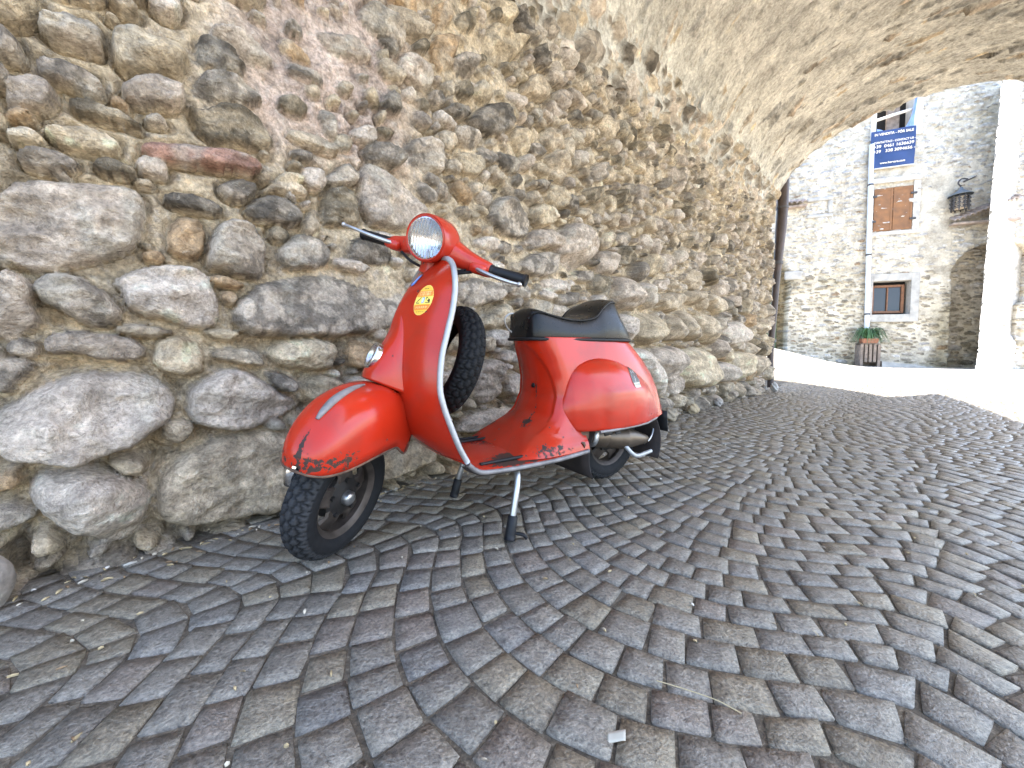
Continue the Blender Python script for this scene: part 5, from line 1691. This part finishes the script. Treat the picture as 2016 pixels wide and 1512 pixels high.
def on_cowl(x, z, lift=.002):
    sh = np.shape(x); x = np.ravel(x); z = np.ravel(z)
    d = (PC[None, :, 0] - x[:, None]) ** 2 + (PC[None, :, 2] - z[:, None]) ** 2
    i = np.argpartition(d, 6, 1)[:, :6]; dd = np.take_along_axis(d, i, 1) + 1e-7
    y = (PC[i, 1] / dd).sum(1) / (1 / dd).sum(1)
    return np.stack([x, y + lift, z], 1).reshape(sh + (3,))


def dome_cols(X, Y):
    c = np.empty(X.shape + (3,)); c[:] = (.028, .028, .026)
    c[(np.abs(np.abs(X) - .28) < .07) & (np.abs(Y - .42) < .14)] = (.55, .54, .5)
    c[(np.abs(X + .06 - .2 * Y) < .06) & (Y < .1) & (Y > -.5)] = (.42, .42, .4)
    c[(ridge(X * 4, Y * 4, 5, 2) > .85)] = (.16, .16, .15)
    b = Y < -.56
    c[b] = (.50, .47, .36); c[b & (np.abs(Y + .74) < .08) & (np.abs(X) < .6) & ((np.floor(X * 14) % 2) > 0)] = (.06, .06, .05)
    c[(np.abs(X) > .92 - .35 * np.clip(Y, 0, 1) ** 2 - .08) & ~b] = (.16, .14, .12)
    return c


sticker("dark_sticker", lambda a, b: on_cowl(.072 - a, .484 + b), .033, .040, dome_cols,
        lambda X, Y: np.where(Y > -.2, (X ** 2 + np.clip((Y + .2) / 1.15, 0, 9) ** 2) <= .92, np.where(Y > -.56, np.abs(X) <= .95, np.abs(X) <= .78 - .25 * (-.56 - Y))) & (Y >= -1), 51, 61)

# ------------------------------------------------------------------ loose things
M_boulder = stone_mat("river_boulder", rough=.8, fine=60, bstr=.5, bdist=.004, contrast=.25)


def boulder(name, u, b, z, r_, col, label, cat, seed, rot=0., group=None, flatb=False):
    th = np.linspace(0, np.pi, 40); ph = np.linspace(0, 2 * np.pi, 64, endpoint=False)
    T, Pp = np.meshgrid(th, ph, indexing='ij')
    d = np.stack([np.sin(T) * np.cos(Pp), np.sin(T) * np.sin(Pp), np.cos(T)], -1)
    k = 1 + .22 * fbm(d[..., 0] * 1.6 + d[..., 2], d[..., 1] * 1.6 + 5, seed, 3) + .05 * fbm(d[..., 0] * 8, d[..., 1] * 8 + d[..., 2] * 6, seed + 5, 3)
    if flatb: k = k * (1 - .25 * ridge(d[..., 0] * 2 + 3, d[..., 1] * 2 + d[..., 2] * 2, seed + 9, 1))
    p = d * k[..., None] * np.array(r_)
    c, s_ = math.cos(rot), math.sin(rot)
    p = np.stack([p[..., 0] * c - p[..., 2] * s_, p[..., 1], p[..., 0] * s_ + p[..., 2] * c], -1)
    W = p[..., 0:1] * WD + p[..., 1:2] * WN + p[..., 2:3] * np.array([0, 0, 1.])
    cc = np.array(col) * (1 + .5 * fbm(d[..., 0] * 3, d[..., 1] * 3 + d[..., 2] * 3, seed + 2, 4)[..., None])
    o = mesh(name, W.reshape(-1, 3), gridf(40, 64, cv=True), M_boulder, None, True, cols=cc.reshape(-1, 3))
    x, y = ub_xy(u, b); o.location = (x, y, z)
    tag(o, label, cat, group); return o


boulder("boulder", -.035, .085, .055, (.075, .07, .085), (.34, .30, .26), "smooth grey rounded boulder at the left foot of the wall", "boulder", 3)
boulder("loose_stone", 6.35, .16, .055, (.045, .05, .10), (.50, .48, .45), "pale pointed stone leaning at the wall's far end beside the drainpipe", "stone", 8, .6, flatb=True)
boulder("loose_stone", 3.35, .11, .045, (.10, .08, .07), (.30, .25, .18), "brown broken stone lying at the wall foot right of the scooter", "stone", 14, .2, flatb=True)
for k, (u, b, r_, cl) in enumerate(((2.95, .07, .05, "small tan stone at the wall foot just behind the rear wheel"), (3.85, .10, .055, "angular tan stone at the wall foot past the broken brown one"),
                                    (4.5, .09, .05, "small grey stone at the wall foot nearer the far end"))):
    boulder("loose_stone", u, b, .03, (r_ * 1.3, r_, r_), ((.36, .28, .19), (.37, .29, .18), (.32, .29, .26))[k], cl, "stone", 30 + k, .1 * k, flatb=True)

# brown drainpipe at the far corner of the wall
M_pipe = simple("brown_drainpipe", (.060, .042, .036), .5, var=.35, scale=5, metal=.2)
x, y = ub_xy(U_END + .07, .03)
pipe_root = empty("drainpipe", (x, y, 0))
tag(pipe_root, "bent dark brown drainpipe at the far corner of the old wall", "drainpipe")
mb = MB()
pp = crom([WN * .02 + UP * .03, WN * .005 + UP * .6, WN * .03 + UP * 1.15, WN * .05 + UP * 1.7, WN * .075 + UP * 2.25, WN * .085 + UP * 2.62, WN * .085 + UP * 2.95], 44)
mb.tube(pp, [.042] * 18 + list(np.linspace(.042, .062, 10)) + [.066] * 16, 14)
mb.build("pipe", M_pipe, pipe_root)
for t in (8, 22, 33):
    mb = MB(); mb.tube([pp[t], pp[t] + (pp[t + 1] - pp[t]) * .5], .062 if t < 25 else .074, 14); mb.build("bracket", M_iron, pipe_root)

# straw, chips and dry leaves caught in the joints: nobody could count them
M_lit, n, b_ = nt("dry_litter")
at = N(n, "ShaderNodeAttribute", attribute_name="Col"); n.links.new(at.outputs['Color'], b_.inputs['Base Color']); b_.inputs['Roughness'].default_value = .9
lr = np.random.default_rng(77)
mb = MB(); lc = []
for k in range(1100):
    if k < 620:
        u, b = lr.uniform(-.3, 6.3), abs(lr.normal(0, .05)) + .02
    else:
        u, b = lr.uniform(-1.3, 3.2), lr.uniform(.05, 2.6)
    x, y = ub_xy(u, b)
    if y < .1: continue
    L = (lr.uniform(.002, .007) if lr.random() < .9 else .009) * (.8 if k > 620 else 1.5); w = lr.uniform(.0012, .004); a = lr.uniform(0, np.pi)
    z = float(ground_z(x, y)) + lr.uniform(.0005, .005)
    d = np.array([math.cos(a), math.sin(a), lr.uniform(-.1, .1)]); s_ = np.array([-math.sin(a), math.cos(a), 0])
    c = np.array([x, y, z])
    P2 = np.array([[c - d * L - s_ * w * .4, c - d * L + s_ * w * .4 + (0, 0, .0015)], [c - s_ * w + (0, 0, .001), c + s_ * w + (0, 0, .002)], [c + d * L - s_ * w * .3, c + d * L + s_ * w * .3 + (0, 0, .001)]])
    lo = P2 - np.array([0, 0, .0025])
    mb.grid(np.concatenate([P2, lo[::-1]]), cu=True)
    cl = np.array(((.46, .36, .20), (.60, .54, .42), (.30, .20, .11), (.72, .69, .62))[int(lr.choice(4, p=[.45, .25, .22, .08]))]) * lr.uniform(.7, 1.1)
    lc.append(np.tile(cl, (12, 1)))
lit = mb.build("straw_litter", M_lit, None, angle=None, cols=np.concatenate(lc))
tag(lit, kind="stuff")

# a scrap of paper and a long dry stalk in the foreground
def ground_pt(px, py):
    """measured on the photograph once: lane coordinates of a foreground thing"""
    return px, py
mb = MB()
g_ = np.array([[(x, y, .004 + .006 * math.sin(x * 90) + .003 * math.sin(y * 200)) for y in np.linspace(-.006, .006, 4)] for x in np.linspace(-.013, .013, 9)])
mb.grid(g_)
o = mb.build("paper_scrap", simple("scrap_paper", (.50, .45, .36), .8, var=.1), None)
md = o.modifiers.new("solid", 'SOLIDIFY'); md.thickness = .0012
o.location = (.163, .529, .004); o.rotation_euler = (0, 0, -.25)
tag(o, "crumpled cream paper scrap on the cobbles in the foreground", "paper scrap")
mb = MB(); mb.tube(crom([(.26, .625, .010), (.30, .607, .012), (.345, .585, .013), (.375, .565, .010)], 20), .0009, 6)
o = mb.build("dry_stalk", simple("dry_straw", (.42, .34, .20), .9, var=.1), None)
tag(o, "long dry grass stalk lying across the foreground cobbles", "stalk")
